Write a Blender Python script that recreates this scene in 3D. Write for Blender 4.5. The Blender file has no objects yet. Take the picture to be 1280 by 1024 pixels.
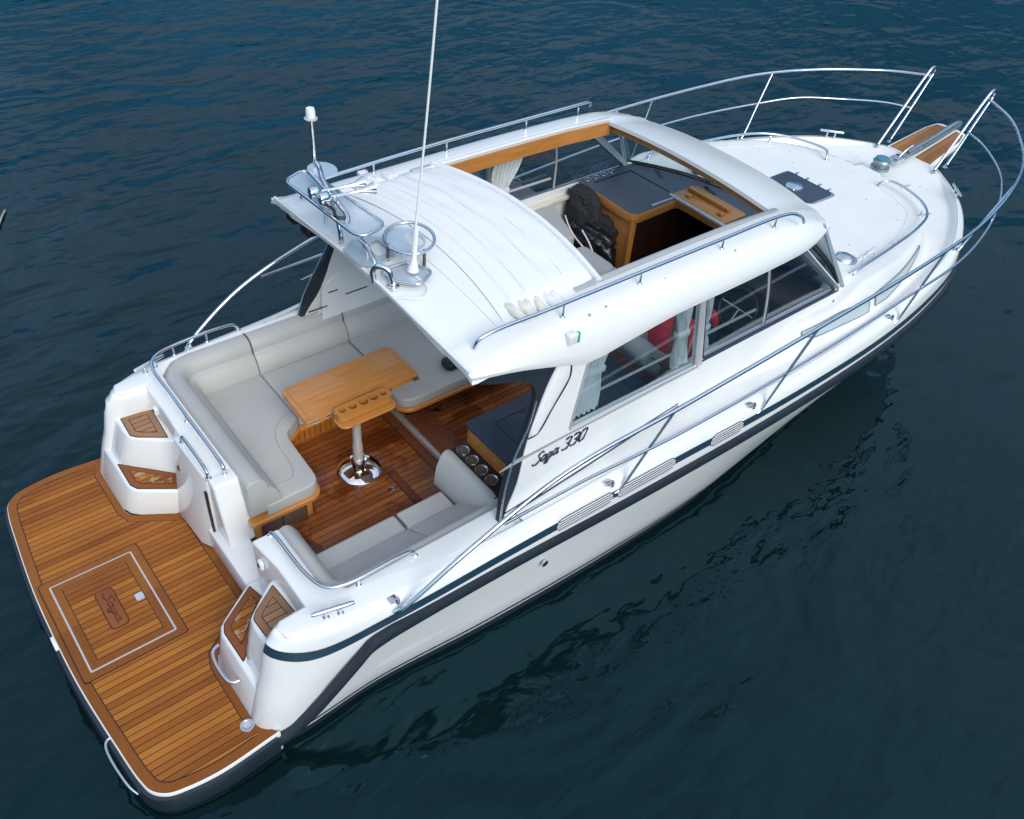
import bpy, bmesh, math, random
from mathutils import Vector, Matrix
R = math.radians
random.seed(7)
# ------------------------------------------------------------------ camera, sky, sun, exposure
sc = bpy.context.scene
COL = sc.collection
cam_d = bpy.data.cameras.new('camera'); cam = bpy.data.objects.new('camera', cam_d); COL.objects.link(cam)
CAM = Vector((0.05455, -4.91387, 6.33793)); yaw, pit, rol, FPX = R(47.94707), R(41.65173), R(5.45551), 1115.51
f_ = Vector((math.cos(yaw)*math.cos(pit), math.sin(yaw)*math.cos(pit), -math.sin(pit)))
r_ = f_.cross(Vector((0, 0, 1))).normalized(); u_ = r_.cross(f_)
r2 = r_*math.cos(rol) + u_*math.sin(rol); u2 = -r_*math.sin(rol) + u_*math.cos(rol)
M3 = Matrix((r2, u2, -f_)).transposed()
cam.matrix_world = Matrix.Translation(CAM) @ M3.to_4x4()
cam_d.sensor_fit = 'HORIZONTAL'; cam_d.sensor_width = 36; cam_d.lens = 36*FPX/1280
cam_d.clip_end = 5000; cam_d.clip_start = 0.05
sc.camera = cam

SUN_EL, SUN_AZ = R(34), R(190)       # soft overcast light from high up
w = bpy.data.worlds.new('World'); sc.world = w; w.use_nodes = True
nt = w.node_tree; bg = nt.nodes['Background']
sky = nt.nodes.new('ShaderNodeTexSky'); sky.sky_type = 'NISHITA'; sky.sun_disc = False
sky.sun_elevation = SUN_EL; sky.sun_rotation = SUN_AZ; sky.air_density = 1.0; sky.dust_density = .5; sky.ozone_density = 4.0
hs = nt.nodes.new('ShaderNodeHueSaturation'); hs.inputs['Saturation'].default_value = 0.5
nt.links.new(sky.outputs[0], hs.inputs['Color']); # an overcast dome is brighter overhead than at the horizon
wtc = nt.nodes.new('ShaderNodeTexCoord'); wsp = nt.nodes.new('ShaderNodeSeparateXYZ'); nt.links.new(wtc.outputs['Generated'], wsp.inputs[0])
ov = nt.nodes.new('ShaderNodeValToRGB'); nt.links.new(wsp.outputs[2], ov.inputs[0])
ce = ov.color_ramp.elements; ce[0].position = 0; ce[0].color = (.003, .019, .040, 1); ce[1].position = .85; ce[1].color = (1, .94, .865, 1)
k_ = ce.new(.30); k_.color = (.030, .130, .195, 1); k_ = ce.new(.55); k_.color = (.54, .65, .69, 1)
sc_ = nt.nodes.new('ShaderNodeVectorMath'); sc_.operation = 'SCALE'; sc_.inputs['Scale'].default_value = 2.5; nt.links.new(ov.outputs[0], sc_.inputs[0])
vm = nt.nodes.new('ShaderNodeVectorMath'); vm.operation = 'MULTIPLY'; nt.links.new(hs.outputs[0], vm.inputs[0]); nt.links.new(sc_.outputs[0], vm.inputs[1])
cl = nt.nodes.new('ShaderNodeTexNoise'); cl.inputs['Scale'].default_value = 3.2; cl.inputs['Detail'].default_value = 5; cl.inputs['Roughness'].default_value = .55
nt.links.new(wtc.outputs['Generated'], cl.inputs['Vector'])                # uneven cloud cover
cm = nt.nodes.new('ShaderNodeMapRange'); cm.inputs['From Min'].default_value = .3; cm.inputs['From Max'].default_value = .7; cm.inputs['To Min'].default_value = .72; cm.inputs['To Max'].default_value = 1.22
nt.links.new(cl.outputs['Fac'], cm.inputs['Value'])
cv_ = nt.nodes.new('ShaderNodeVectorMath'); cv_.operation = 'SCALE'; nt.links.new(vm.outputs[0], cv_.inputs[0]); nt.links.new(cm.outputs[0], cv_.inputs['Scale'])
nt.links.new(cv_.outputs[0], bg.inputs[0])
bg.inputs[1].default_value = 0.15
sd = bpy.data.lights.new('sun', 'SUN'); so = bpy.data.objects.new('sun', sd); COL.objects.link(so)
sd.energy = 1.65; sd.angle = R(35); sd.color = (1.0, 0.915, 0.775)
so.rotation_euler = (R(90)-SUN_EL, 0, R(180)-SUN_AZ)
sc.view_settings.view_transform = 'Standard'; sc.view_settings.look = 'None'
sc.view_settings.exposure = 0.38; sc.view_settings.gamma = 1

# ------------------------------------------------------------------ materials
def mat(name, col, rough=.5, metal=0, var=0, vscale=6, bump=0, bscale=40, coat=0, spec=.5, rvar=0, stretch=None):
    m = bpy.data.materials.new(name); m.use_nodes = True; n = m.node_tree; b = n.nodes['Principled BSDF']
    b.inputs['Base Color'].default_value = (*col, 1); b.inputs['Roughness'].default_value = rough
    b.inputs['Metallic'].default_value = metal; b.inputs['Coat Weight'].default_value = coat
    b.inputs['Specular IOR Level'].default_value = spec
    tc = n.nodes.new('ShaderNodeTexCoord'); vec = tc.outputs['Object']
    if stretch:
        mp = n.nodes.new('ShaderNodeMapping'); mp.inputs['Scale'].default_value = stretch
        n.links.new(vec, mp.inputs[0]); vec = mp.outputs[0]
    def noise(s, d=4):
        t = n.nodes.new('ShaderNodeTexNoise'); t.inputs['Scale'].default_value = s; t.inputs['Detail'].default_value = d
        n.links.new(vec, t.inputs['Vector']); return t.outputs['Fac']
    def rng(src, a, c):
        r = n.nodes.new('ShaderNodeMapRange'); r.inputs['From Min'].default_value = .25; r.inputs['From Max'].default_value = .75
        r.inputs['To Min'].default_value = a; r.inputs['To Max'].default_value = c; n.links.new(src, r.inputs['Value']); return r.outputs[0]
    if var:
        mx = n.nodes.new('ShaderNodeMix'); mx.data_type = 'RGBA'; mx.blend_type = 'MULTIPLY'; mx.inputs['Factor'].default_value = 1
        mx.inputs['A'].default_value = (*col, 1)
        cb = n.nodes.new('ShaderNodeCombineColor'); v = rng(noise(vscale), 1-var, 1+var)
        for k in range(3): n.links.new(v, cb.inputs[k])
        n.links.new(cb.outputs[0], mx.inputs['B']); n.links.new(mx.outputs['Result'], b.inputs['Base Color'])
    if rvar: n.links.new(rng(noise(vscale*1.7), rough-rvar, rough+rvar), b.inputs['Roughness'])
    if bump:
        bp = n.nodes.new('ShaderNodeBump'); bp.inputs['Strength'].default_value = bump; bp.inputs['Distance'].default_value = .01
        n.links.new(noise(bscale), bp.inputs['Height']); n.links.new(bp.outputs[0], b.inputs['Normal'])
    return m

def teak(name, axis, width, cols, rough, rvar=.1, wet=0, seed=0.0, caulk=.105, weather=0):
    """planks along x (axis 0) or y (axis 1): black caulk, per-plank tone, grain, wet gloss patches"""
    m = bpy.data.materials.new(name); m.use_nodes = True; n = m.node_tree; L = n.links.new; b = n.nodes['Principled BSDF']; b.inputs['Specular IOR Level'].default_value = .5 if wet else .2
    tc = n.nodes.new('ShaderNodeTexCoord'); sp = n.nodes.new('ShaderNodeSeparateXYZ'); L(tc.outputs['Object'], sp.inputs[0])
    def mth(op, a, c=None):
        k = n.nodes.new('ShaderNodeMath'); k.operation = op
        for i, q in enumerate((a, c)):
            if q is None: continue
            if isinstance(q, (int, float)): k.inputs[i].default_value = q
            else: L(q, k.inputs[i])
        return k.outputs[0]
    across = sp.outputs[1-axis]; along = sp.outputs[axis]
    v = mth('ADD', mth('DIVIDE', across, width), 100.37+seed)
    pid = mth('FLOOR', v); fr = mth('FRACT', v)
    wn = n.nodes.new('ShaderNodeTexWhiteNoise'); wn.noise_dimensions = '2D'
    seg = mth('FLOOR', mth('ADD', mth('DIVIDE', along, 40.0), mth('MULTIPLY', pid, .37)))
    cb = n.nodes.new('ShaderNodeCombineXYZ'); L(pid, cb.inputs[0]); L(seg, cb.inputs[1]); L(cb.outputs[0], wn.inputs['Vector'])
    mp = n.nodes.new('ShaderNodeMapping'); s = [60, 60, 60]; s[axis] = 3; mp.inputs['Scale'].default_value = s
    L(tc.outputs['Object'], mp.inputs[0])
    gr = n.nodes.new('ShaderNodeTexNoise'); gr.inputs['Scale'].default_value = 1.0; gr.inputs['Detail'].default_value = 5; L(mp.outputs[0], gr.inputs['Vector'])
    bl = n.nodes.new('ShaderNodeTexNoise'); bl.inputs['Scale'].default_value = 2.2; bl.inputs['Detail'].default_value = 3; L(tc.outputs['Object'], bl.inputs['Vector'])
    t = mth('ADD', mth('ADD', mth('MULTIPLY', wn.outputs['Value'], .55), mth('MULTIPLY', gr.outputs['Fac'], .45)), mth('SUBTRACT', mth('MULTIPLY', bl.outputs['Fac'], .4), .2))
    cr = n.nodes.new('ShaderNodeValToRGB'); e = cr.color_ramp.elements
    e[0].position = .08; e[0].color = (*cols[0], 1); e[1].position = .95; e[1].color = (*cols[2], 1)
    k = e.new(.5); k.color = (*cols[1], 1); L(t, cr.inputs[0]); colr = cr.outputs[0]
    wetm = None
    if wet:
        wt = n.nodes.new('ShaderNodeTexNoise'); wt.inputs['Scale'].default_value = 1.6; wt.inputs['Detail'].default_value = 6; wt.inputs['Roughness'].default_value = .55
        L(tc.outputs['Object'], wt.inputs['Vector'])
        r = n.nodes.new('ShaderNodeMapRange'); r.inputs['From Min'].default_value = .475; r.inputs['From Max'].default_value = .52; L(wt.outputs['Fac'], r.inputs['Value'])
        wetm = mth('MULTIPLY', r.outputs[0], wet)
        mx = n.nodes.new('ShaderNodeMix'); mx.data_type = 'RGBA'; mx.blend_type = 'MULTIPLY'; mx.inputs['B'].default_value = (.62, .5, .45, 1)
        L(wetm, mx.inputs['Factor']); L(colr, mx.inputs['A']); colr = mx.outputs['Result']
    if weather:
        wt = n.nodes.new('ShaderNodeTexNoise'); wt.inputs['Scale'].default_value = 14; wt.inputs['Detail'].default_value = 3; L(tc.outputs['Object'], wt.inputs['Vector'])
        r = n.nodes.new('ShaderNodeMapRange'); r.inputs['From Min'].default_value = .52; r.inputs['From Max'].default_value = .6; L(wt.outputs['Fac'], r.inputs['Value'])
        mx = n.nodes.new('ShaderNodeMix'); mx.data_type = 'RGBA'; mx.inputs['B'].default_value = (.42, .27, .15, 1)
        L(mth('MULTIPLY', r.outputs[0], weather), mx.inputs['Factor']); L(colr, mx.inputs['A']); colr = mx.outputs['Result']
    line = mth('LESS_THAN', fr, caulk)
    mx = n.nodes.new('ShaderNodeMix'); mx.data_type = 'RGBA'; mx.inputs['B'].default_value = (.012, .010, .010, 1)
    L(line, mx.inputs['Factor']); L(colr, mx.inputs['A']); L(mx.outputs['Result'], b.inputs['Base Color'])
    rr = mth('ADD', mth('MULTIPLY', gr.outputs['Fac'], rvar*2), rough-rvar)
    if wetm is not None: rr = mth('SUBTRACT', rr, mth('MULTIPLY', wetm, rough*.6))
    L(rr, b.inputs['Roughness'])
    bp = n.nodes.new('ShaderNodeBump'); bp.inputs['Strength'].default_value = .25; bp.inputs['Distance'].default_value = .004
    L(mth('SUBTRACT', gr.outputs['Fac'], line), bp.inputs['Height']); L(bp.outputs[0], b.inputs['Normal'])
    return m

TK = [(.17, .048, .008), (.31, .098, .014), (.45, .170, .027)]
TKR = [(.135, .039, .012), (.255, .076, .020), (.38, .135, .037)]
TKP = [(.22, .11, .055), (.31, .165, .09), (.38, .21, .12)]
MT = {
 'gel': mat('white_gelcoat', (.81, .81, .795), .22, var=.02, vscale=2, coat=.5, rvar=.05),
 'deck': mat('non_slip_deck', (.80, .80, .785), .42, var=.03, vscale=3, bump=.10, bscale=160, rvar=.06),
 'gel_in': mat('cream_liner', (.70, .68, .61), .4, var=.03),
 'navy': mat('navy_stripe', (.018, .048, .078), .3, coat=.3, var=.08),
 'line': mat('navy_pinstripe', (.02, .022, .06), .3),
 'rubber': mat('dark_rubber', (.014, .022, .033), .45, var=.15, vscale=9, bump=.1),
 'black': mat('black_plastic', (.012, .012, .015), .35),
 'steel': mat('stainless_steel', (.68, .70, .74), .16, 1, var=.06, vscale=12, rvar=.05),
 'plate': mat('brushed_steel_plate', (.55, .62, .68), .38, .55, var=.05, rvar=.06),
 'chrome': mat('chrome', (.85, .85, .86), .05, 1),
 'alu': mat('aluminium_strip', (.62, .61, .60), .4, .55),
 'teak': teak('teak_platform', 0, .054, TK, .42, weather=.0),
 'teak_b': teak('teak_border', 1, 5.0, [(.15, .045, .009), (.24, .078, .014), (.34, .125, .025)], .42, caulk=0.0),
 'teak_in': teak('teak_cockpit', 0, .062, TKR, .30, wet=1.0),
 'teak_inb': teak('teak_cockpit_border', 1, 5.0, [(.10, .028, .012), (.15, .043, .018), (.2, .06, .024)], .35, caulk=0.0, wet=.8),
 'teak_pale': teak('teak_step_pale', 0, .06, TKP, .5),
 'teak_paleb': teak('teak_step_pale_border', 1, 5, TKP, .5, caulk=0.0),
 'teak_wet': teak('teak_step_wet', 0, .06, TK, .35, weather=.9),
 'teak_wetb': teak('teak_step_border', 0, 5, [(.15, .042, .015), (.22, .068, .022), (.3, .1, .03)], .38, caulk=0.0),
 'sprit': teak('teak_sprit', 0, .07, [(.25, .105, .038), (.33, .15, .055), (.42, .205, .08)], .5, caulk=.04),
 'caulk': mat('black_caulk', (.012, .011, .011), .5),
 'varnish': mat('varnished_wood', (.50, .205, .050), .28, var=.16, vscale=1, coat=.35, stretch=(3, 30, 30)),
 'varnish_y': mat('varnished_wood_across', (.46, .170, .030), .3, var=.18, vscale=1, coat=.3, stretch=(40, 40, 2.5)),
 'wood_rim': mat('wood_rim', (.50, .20, .045), .28, var=.12, vscale=2, coat=.4),
 'wood_dark_shade': mat('dark_wood_with_shade', (.022, .007, .004), .4, var=.2),  # near black: the darkness inside the companionway is put into this colour
 'vinyl': mat('grey_vinyl', (.42, .42, .405), .48, var=.05, vscale=3, bump=.30, bscale=6.5),
 'seam': mat('seam_piping', (.07, .07, .075), .6),
 'grey_seat': mat('grey_seat_fabric', (.43, .43, .45), .7, var=.05, bump=.1, bscale=90),
 'counter': mat('navy_counter', (.032, .050, .082), .42, var=.06),
 'dash': mat('grey_dash', (.085, .10, .13), .5, var=.05, bump=.05, bscale=200),
 'curtain': mat('curtain_fabric', (.68, .71, .72), .8, var=.06, vscale=20),
 'cream': mat('cream_canvas', (.78, .75, .68), .8, var=.04, bump=.25, bscale=25),
 'canvas': mat('white_canvas', (.80, .80, .80), .55, var=.02, bump=.08, bscale=12),
 'leather': mat('pale_leather', (.55, .56, .53), .5, var=.04),
 'bag': mat('black_vinyl', (.010, .011, .015), .22, var=.3, bump=.6, bscale=14, rvar=.12),
 'cloth_black': mat('black_cloth', (.026, .027, .032), .8, bump=.5, bscale=12),
 'red': mat('red_fabric', (.62, .012, .03), .65, var=.15, vscale=9, bump=.5, bscale=22),
 'green': mat('green_lens', (.0, .36, .20), .2),
 'blue': mat('blue_cap', (.06, .20, .29), .35, var=.2, vscale=20),
 'galv': mat('galvanised_steel', (.30, .36, .38), .38, .75, var=.15, vscale=14),
 'pane': mat('pale_acrylic_pane', (.52, .60, .62), .12, coat=.4),
 'pillar': mat('smoked_pillar', (.10, .14, .165), .15, coat=.5),
 'carve': mat('carved_groove', (.085, .028, .010), .6),
 'plinth': mat('smoked_panel', (.10, .075, .065), .25, var=.1),
 'lens': mat('white_lens', (.85, .85, .85), .2),
 'sliver': mat('pale_sliver', (.30, .31, .26), .8, var=.2),
 'bot': mat('antifouling', (.01, .02, .035), .6),
}
def glass_mat(name, tint, gloss):
    m = bpy.data.materials.new(name); m.use_nodes = True; n = m.node_tree; n.nodes.clear(); L = n.links.new
    o = n.nodes.new('ShaderNodeOutputMaterial'); t = n.nodes.new('ShaderNodeBsdfTransparent'); t.inputs[0].default_value = (*tint, 1)
    g = n.nodes.new('ShaderNodeBsdfGlossy'); g.inputs['Roughness'].default_value = .02; g.inputs['Color'].default_value = (.9, .95, 1, 1)
    lw = n.nodes.new('ShaderNodeLayerWeight'); pw = n.nodes.new('ShaderNodeMath'); pw.operation = 'POWER'; L(lw.outputs['Facing'], pw.inputs[0]); pw.inputs[1].default_value = 4
    fr = n.nodes.new('ShaderNodeMath'); fr.operation = 'MULTIPLY_ADD'; L(pw.outputs[0], fr.inputs[0]); fr.inputs[1].default_value = .9; fr.inputs[2].default_value = gloss
    mx = n.nodes.new('ShaderNodeMixShader'); L(fr.outputs[0], mx.inputs[0]); L(t.outputs[0], mx.inputs[1]); L(g.outputs[0], mx.inputs[2]); L(mx.outputs[0], o.inputs[0]); return m
MT['glass'] = glass_mat('tinted_glass', (.86, .90, .91), .09)
MT['glass_clear'] = glass_mat('clear_glass', (.88, .94, .95), .03)

def water_mat():
    m = bpy.data.materials.new('sea_water'); m.use_nodes = True; n = m.node_tree; L = n.links.new; b = n.nodes['Principled BSDF']
    b.inputs['Base Color'].default_value = (.0022, .0095, .0100, 1); b.inputs['Roughness'].default_value = .015; b.inputs['Specular IOR Level'].default_value = .8; b.inputs['IOR'].default_value = 1.33; b.inputs['Specular Tint'].default_value = (.28, .76, 1.0, 1)
    tc = n.nodes.new('ShaderNodeTexCoord')
    def noise(scale, sx, sy, rot, det, rgh=.5, dist=0):
        mp = n.nodes.new('ShaderNodeMapping'); mp.inputs['Scale'].default_value = (sx, sy, 1); mp.inputs['Rotation'].default_value = (0, 0, rot)
        L(tc.outputs['Object'], mp.inputs[0]); t = n.nodes.new('ShaderNodeTexNoise'); t.inputs['Scale'].default_value = scale
        t.inputs['Detail'].default_value = det; t.inputs['Roughness'].default_value = rgh; t.inputs['Distortion'].default_value = dist
        L(mp.outputs[0], t.inputs['Vector']); return t.outputs['Fac']
    def mul(a, k):
        q = n.nodes.new('ShaderNodeMath'); q.operation = 'MULTIPLY'; L(a, q.inputs[0])
        if isinstance(k, float): q.inputs[1].default_value = k
        else: L(k, q.inputs[1])
        return q.outputs[0]
    def add(a, c):
        q = n.nodes.new('ShaderNodeMath'); q.operation = 'ADD'; L(a, q.inputs[0]); L(c, q.inputs[1]); return q.outputs[0]
    swell = noise(.55, 1, 1.6, .5, 2, .5, .6)
    rip = noise(2.6, .8, 1.6, -.35, 1.5, .5, .35)
    fine = noise(9.0, .8, 1.7, .2, 1.0, .5, .2)
    gust = noise(.16, 1, 1, 1.1, 3, .5, .5)
    gr = n.nodes.new('ShaderNodeMapRange'); gr.inputs['From Min'].default_value = .35; gr.inputs['From Max'].default_value = .7
    gr.inputs['To Min'].default_value = .35; gr.inputs['To Max'].default_value = 1.2; L(gust, gr.inputs['Value'])
    h = add(mul(swell, .12), mul(add(mul(rip, .044), mul(fine, .0042)), gr.outputs[0]))
    bp = n.nodes.new('ShaderNodeBump'); bp.inputs['Strength'].default_value = 1; bp.inputs['Distance'].default_value = 1.0
    L(h, bp.inputs['Height']); L(bp.outputs[0], b.inputs['Normal'])
    return m
MT['water'] = water_mat()

# ------------------------------------------------------------------ mesh helpers
def finish(name, bm, m, parent=None, smooth=38, bevel=0, seg=2, bev_ang=40):
    bmesh.ops.remove_doubles(bm, verts=bm.verts, dist=1e-5)
    bmesh.ops.recalc_face_normals(bm, faces=bm.faces)
    if bevel:
        ed = [e for e in bm.edges if len(e.link_faces) == 2 and e.calc_face_angle(0) > R(bev_ang)]
        if ed: bmesh.ops.bevel(bm, geom=ed, offset=bevel, segments=seg, profile=.5, affect='EDGES', clamp_overlap=True)
    for e in bm.edges: e.smooth = not (len(e.link_faces) == 2 and e.calc_face_angle(0) > R(smooth))
    for f in bm.faces: f.smooth = True
    me = bpy.data.meshes.new(name); bm.to_mesh(me); bm.free()
    o = bpy.data.objects.new(name, me); COL.objects.link(o)
    for q in (m if isinstance(m, (list, tuple)) else [m]): me.materials.append(MT[q])
    if parent: o.parent = parent
    return o
def thing(name, label, cat, loc=(0, 0, 0), group=None):
    o = bpy.data.objects.new(name, None); o.empty_display_size = .2; COL.objects.link(o); o.location = loc
    o['label'] = label; o['category'] = cat
    if group: o['group'] = group
    return o
def tag(o, label, cat, group=None):
    o['label'] = label; o['category'] = cat
    if group: o['group'] = group
    return o
def cat(pts, n=10, closed=False):
    """centripetal-ish Catmull-Rom through 3D points"""
    P = [Vector(p) for p in pts]; out = []; N = len(P)
    rngs = range(N if closed else N-1)
    for i in rngs:
        p1, p2 = P[i], P[(i+1) % N]
        p0 = P[i-1] if (i > 0 or closed) else p1*2-p2
        p3 = P[(i+2) % N] if (i+2 < N or closed) else p2*2-p1
        d0, d1, d2 = [max(1e-4, (a-b).length)**.5 for a, b in ((p1, p0), (p2, p1), (p3, p2))]
        t0, t1, t2, t3 = 0, d0, d0+d1, d0+d1+d2
        for k in range(n):
            t = t1+(t2-t1)*k/n
            A1 = p0*((t1-t)/(t1-t0))+p1*((t-t0)/(t1-t0)); A2 = p1*((t2-t)/(t2-t1))+p2*((t-t1)/(t2-t1)); A3 = p2*((t3-t)/(t3-t2))+p3*((t-t2)/(t3-t2))
            B1 = A1*((t2-t)/(t2-t0))+A2*((t-t0)/(t2-t0)); B2 = A2*((t3-t)/(t3-t1))+A3*((t-t1)/(t3-t1))
            out.append(B1*((t2-t)/(t2-t1))+B2*((t-t1)/(t2-t1)))
    if not closed: out.append(P[-1].copy())
    return out
def add_tube(bm, pts, r, seg=10, closed=False):
    P = [Vector(p) for p in pts]; N = len(P); rings = []; up = None
    for i in range(N):
        a = P[i-1] if (i > 0 or closed) else P[i]; b = P[(i+1) % N] if (i < N-1 or closed) else P[i]
        t = (b-a).normalized()
        if up is None: up = Vector((0, 0, 1)) if abs(t.z) < .9 else Vector((1, 0, 0))
        s = t.cross(up)
        if s.length < 1e-4: s = t.cross(Vector((1, .3, 0)))
        s.normalize(); up = s.cross(t).normalized()
        rr = r[i] if isinstance(r, (list, tuple)) else r
        rings.append([bm.verts.new(P[i]+s*math.cos(2*math.pi*k/seg)*rr+up*math.sin(2*math.pi*k/seg)*rr) for k in range(seg)])
    for i in range(N if closed else N-1):
        A, B = rings[i], rings[(i+1) % N]
        for k in range(seg): bm.faces.new((A[k], A[(k+1) % seg], B[(k+1) % seg], B[k]))
    if not closed: bm.faces.new(rings[0][::-1]); bm.faces.new(rings[-1])
def tube(name, pts, r, m, parent, n=8, closed=False, seg=10, straight=False):
    bm = bmesh.new(); add_tube(bm, pts if straight else cat(pts, n, closed), r, seg, closed)
    return finish(name, bm, m, parent, 60)
def add_lathe(bm, prof, loc, axis=(0, 0, 1), seg=20):
    ax = Vector(axis).normalized(); s = ax.cross(Vector((0, 0, 1)) if abs(ax.z) < .9 else Vector((1, 0, 0))).normalized(); u = s.cross(ax); L = Vector(loc)
    rings = [[bm.verts.new(L+ax*h+(s*math.cos(2*math.pi*k/seg)+u*math.sin(2*math.pi*k/seg))*max(r, 1e-4)) for k in range(seg)] for r, h in prof]
    for A, B in zip(rings, rings[1:]):
        for k in range(seg): bm.faces.new((A[k], A[(k+1) % seg], B[(k+1) % seg], B[k]))
    bm.faces.new(rings[0][::-1]); bm.faces.new(rings[-1])
def lathe(name, prof, loc, m, parent, axis=(0, 0, 1), seg=20):
    bm = bmesh.new(); add_lathe(bm, prof, loc, axis, seg); return finish(name, bm, m, parent, 35)
def fillet(poly, r, n=6):
    """round a 2D polygon; r = number or per-vertex list"""
    out = []; N = len(poly)
    for i, p in enumerate(poly):
        rr = r[i] if isinstance(r, (list, tuple)) else r
        p = Vector(p[:2]); a = Vector(poly[i-1][:2])-p; b = Vector(poly[(i+1) % N][:2])-p
        if rr <= 0: out.append(tuple(p)); continue
        la, lb = a.length, b.length; a.normalize(); b.normalize()
        ang = math.acos(max(-1, min(1, a.dot(b))))
        d = min(rr/math.tan(ang/2) if ang > .01 else 0, la*.48, lb*.48)
        for k in range(n+1):
            t = k/n; q = (p+a*d)*(1-t)**2+p*2*t*(1-t)+(p+b*d)*t**2; out.append(tuple(q))
    return out
def inset(poly, d):
    """offset polygon inward by d (negative grows)"""
    N = len(poly); A = sum(poly[i][0]*poly[(i+1) % N][1]-poly[(i+1) % N][0]*poly[i][1] for i in range(N)); s = 1 if A > 0 else -1; out = []
    for i in range(N):
        p = Vector(poly[i][:2]); e1 = (p-Vector(poly[i-1][:2])); e2 = (Vector(poly[(i+1) % N][:2])-p)
        if e1.length < 1e-6: e1 = e2
        if e2.length < 1e-6: e2 = e1
        n1 = Vector((-e1.y, e1.x)).normalized()*s; n2 = Vector((-e2.y, e2.x)).normalized()*s
        m = (n1+n2); m = m.normalized() if m.length > 1e-6 else n1
        out.append(tuple(p+m*(d/max(.35, m.dot(n1)))))
    return out
def add_loftpoly(bm, layers, cap=True):
    """layers: list of lists of 3D points, same count -> closed tube with caps"""
    rows = [[bm.verts.new(p) for p in l] for l in layers]; N = len(rows[0])
    for A, B in zip(rows, rows[1:]):
        for k in range(N): bm.faces.new((A[k], A[(k+1) % N], B[(k+1) % N], B[k]))
    if cap: bm.faces.new(rows[0][::-1]); bm.faces.new(rows[-1])
def prism(name, poly, z0, z1, m, parent, bevel=0, seg=2, smooth=38, axis='z', bev_ang=40):
    bm = bmesh.new()
    def P(p, h):
        return (p[0], p[1], h) if axis == 'z' else ((p[0], h, p[1]) if axis == 'y' else (h, p[0], p[1]))
    add_loftpoly(bm, [[P(p, z0) for p in poly], [P(p, z1) for p in poly]])
    return finish(name, bm, m, parent, smooth, bevel, seg, bev_ang)
def box(name, a, b, m, parent, bevel=0.004, seg=2):
    return prism(name, [(a[0], a[1]), (b[0], a[1]), (b[0], b[1]), (a[0], b[1])], a[2], b[2], m, parent, bevel, seg)
def sweep(name, path, sec, m, parent, closed=False, smooth=38, bevel=0, seg=2, ret=False):
    """section (n, z) swept along path; n is measured to the left of travel, horizontally"""
    P = [Vector(p) for p in path]; N = len(P); rows = []
    for i in range(N):
        a = P[i-1] if (i > 0 or closed) else P[i]; b = P[(i+1) % N] if (i < N-1 or closed) else P[i]
        t1 = (P[i]-a); t2 = (b-P[i]); t1.z = 0; t2.z = 0
        if t1.length < 1e-6: t1 = t2
        if t2.length < 1e-6: t2 = t1
        n1 = Vector((-t1.y, t1.x, 0)).normalized(); n2 = Vector((-t2.y, t2.x, 0)).normalized(); nn = (n1+n2).normalized(); k = 1/max(.4, nn.dot(n1))
        rows.append([P[i]+nn*(q[0]*k)+Vector((0, 0, q[1])) for q in sec])
    bm = bmesh.new(); V = [[bm.verts.new(p) for p in r] for r in rows]; S = len(sec)
    for i in range(N if closed else N-1):
        A, B = V[i], V[(i+1) % N]
        for k in range(S): bm.faces.new((A[k], A[(k+1) % S], B[(k+1) % S], B[k]))
    if not closed: bm.faces.new(V[0][::-1]); bm.faces.new(V[-1])
    return finish(name, bm, m, parent, smooth, bevel, seg)
def plate(name, loops, mp, thick, m, parent, bevel=0, smooth=30):
    """2D outline with holes -> mapped through mp(u, v, depth) to a solid sheet"""
    bm = bmesh.new(); es = []
    for lp in loops:
        vs = [bm.verts.new((p[0], p[1], 0)) for p in lp]
        es += [bm.edges.new((vs[i], vs[(i+1) % len(vs)])) for i in range(len(vs))]
    bmesh.ops.triangle_fill(bm, use_beauty=True, use_dissolve=False, edges=es)
    tri = [[tuple(v.co[:2]) for v in f.verts] for f in bm.faces]; bm.free(); bm = bmesh.new(); F = {}; B = {}
    def g(D, p, d):
        k = (round(p[0], 5), round(p[1], 5))
        if k not in D: D[k] = bm.verts.new(mp(p[0], p[1], d))
        return D[k]
    for t in tri:
        bm.faces.new([g(F, p, 0) for p in t]); bm.faces.new([g(B, p, thick) for p in t[::-1]])
    for lp in loops:
        for i in range(len(lp)):
            p, q = lp[i], lp[(i+1) % len(lp)]; bm.faces.new((g(F, p, 0), g(F, q, 0), g(B, q, thick), g(B, p, thick)))
    return finish(name, bm, m, parent, smooth, bevel)
def grid(name, rows, m, parent, smooth=38, thick=0, skip=None, closed_u=False):
    """rows of 3D points -> surface, optional solid thickness along -normal"""
    bm = bmesh.new(); V = [[bm.verts.new(p) for p in r] for r in rows]
    for i in range(len(V)-1):
        for j in range(len(V[0])-1):
            if skip and skip(i, j): continue
            bm.faces.new((V[i][j], V[i][j+1], V[i+1][j+1], V[i+1][j]))
    bmesh.ops.delete(bm, geom=[v for v in bm.verts if not v.link_faces], context='VERTS')
    if thick:
        bmesh.ops.recalc_face_normals(bm, faces=bm.faces); bm.normal_update()
        fs = bm.faces[:]; bd_ = [e for e in bm.edges if len(e.link_faces) == 1]
        cp = {v: bm.verts.new(v.co-v.normal*thick) for v in bm.verts[:]}
        for f in fs: bm.faces.new([cp[v] for v in f.verts][::-1])
        for e in bd_: a, b = e.verts; bm.faces.new((a, b, cp[b], cp[a]))
    return finish(name, bm, m, parent, smooth)
def lerp(a, b, t): return a+(b-a)*t
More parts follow.
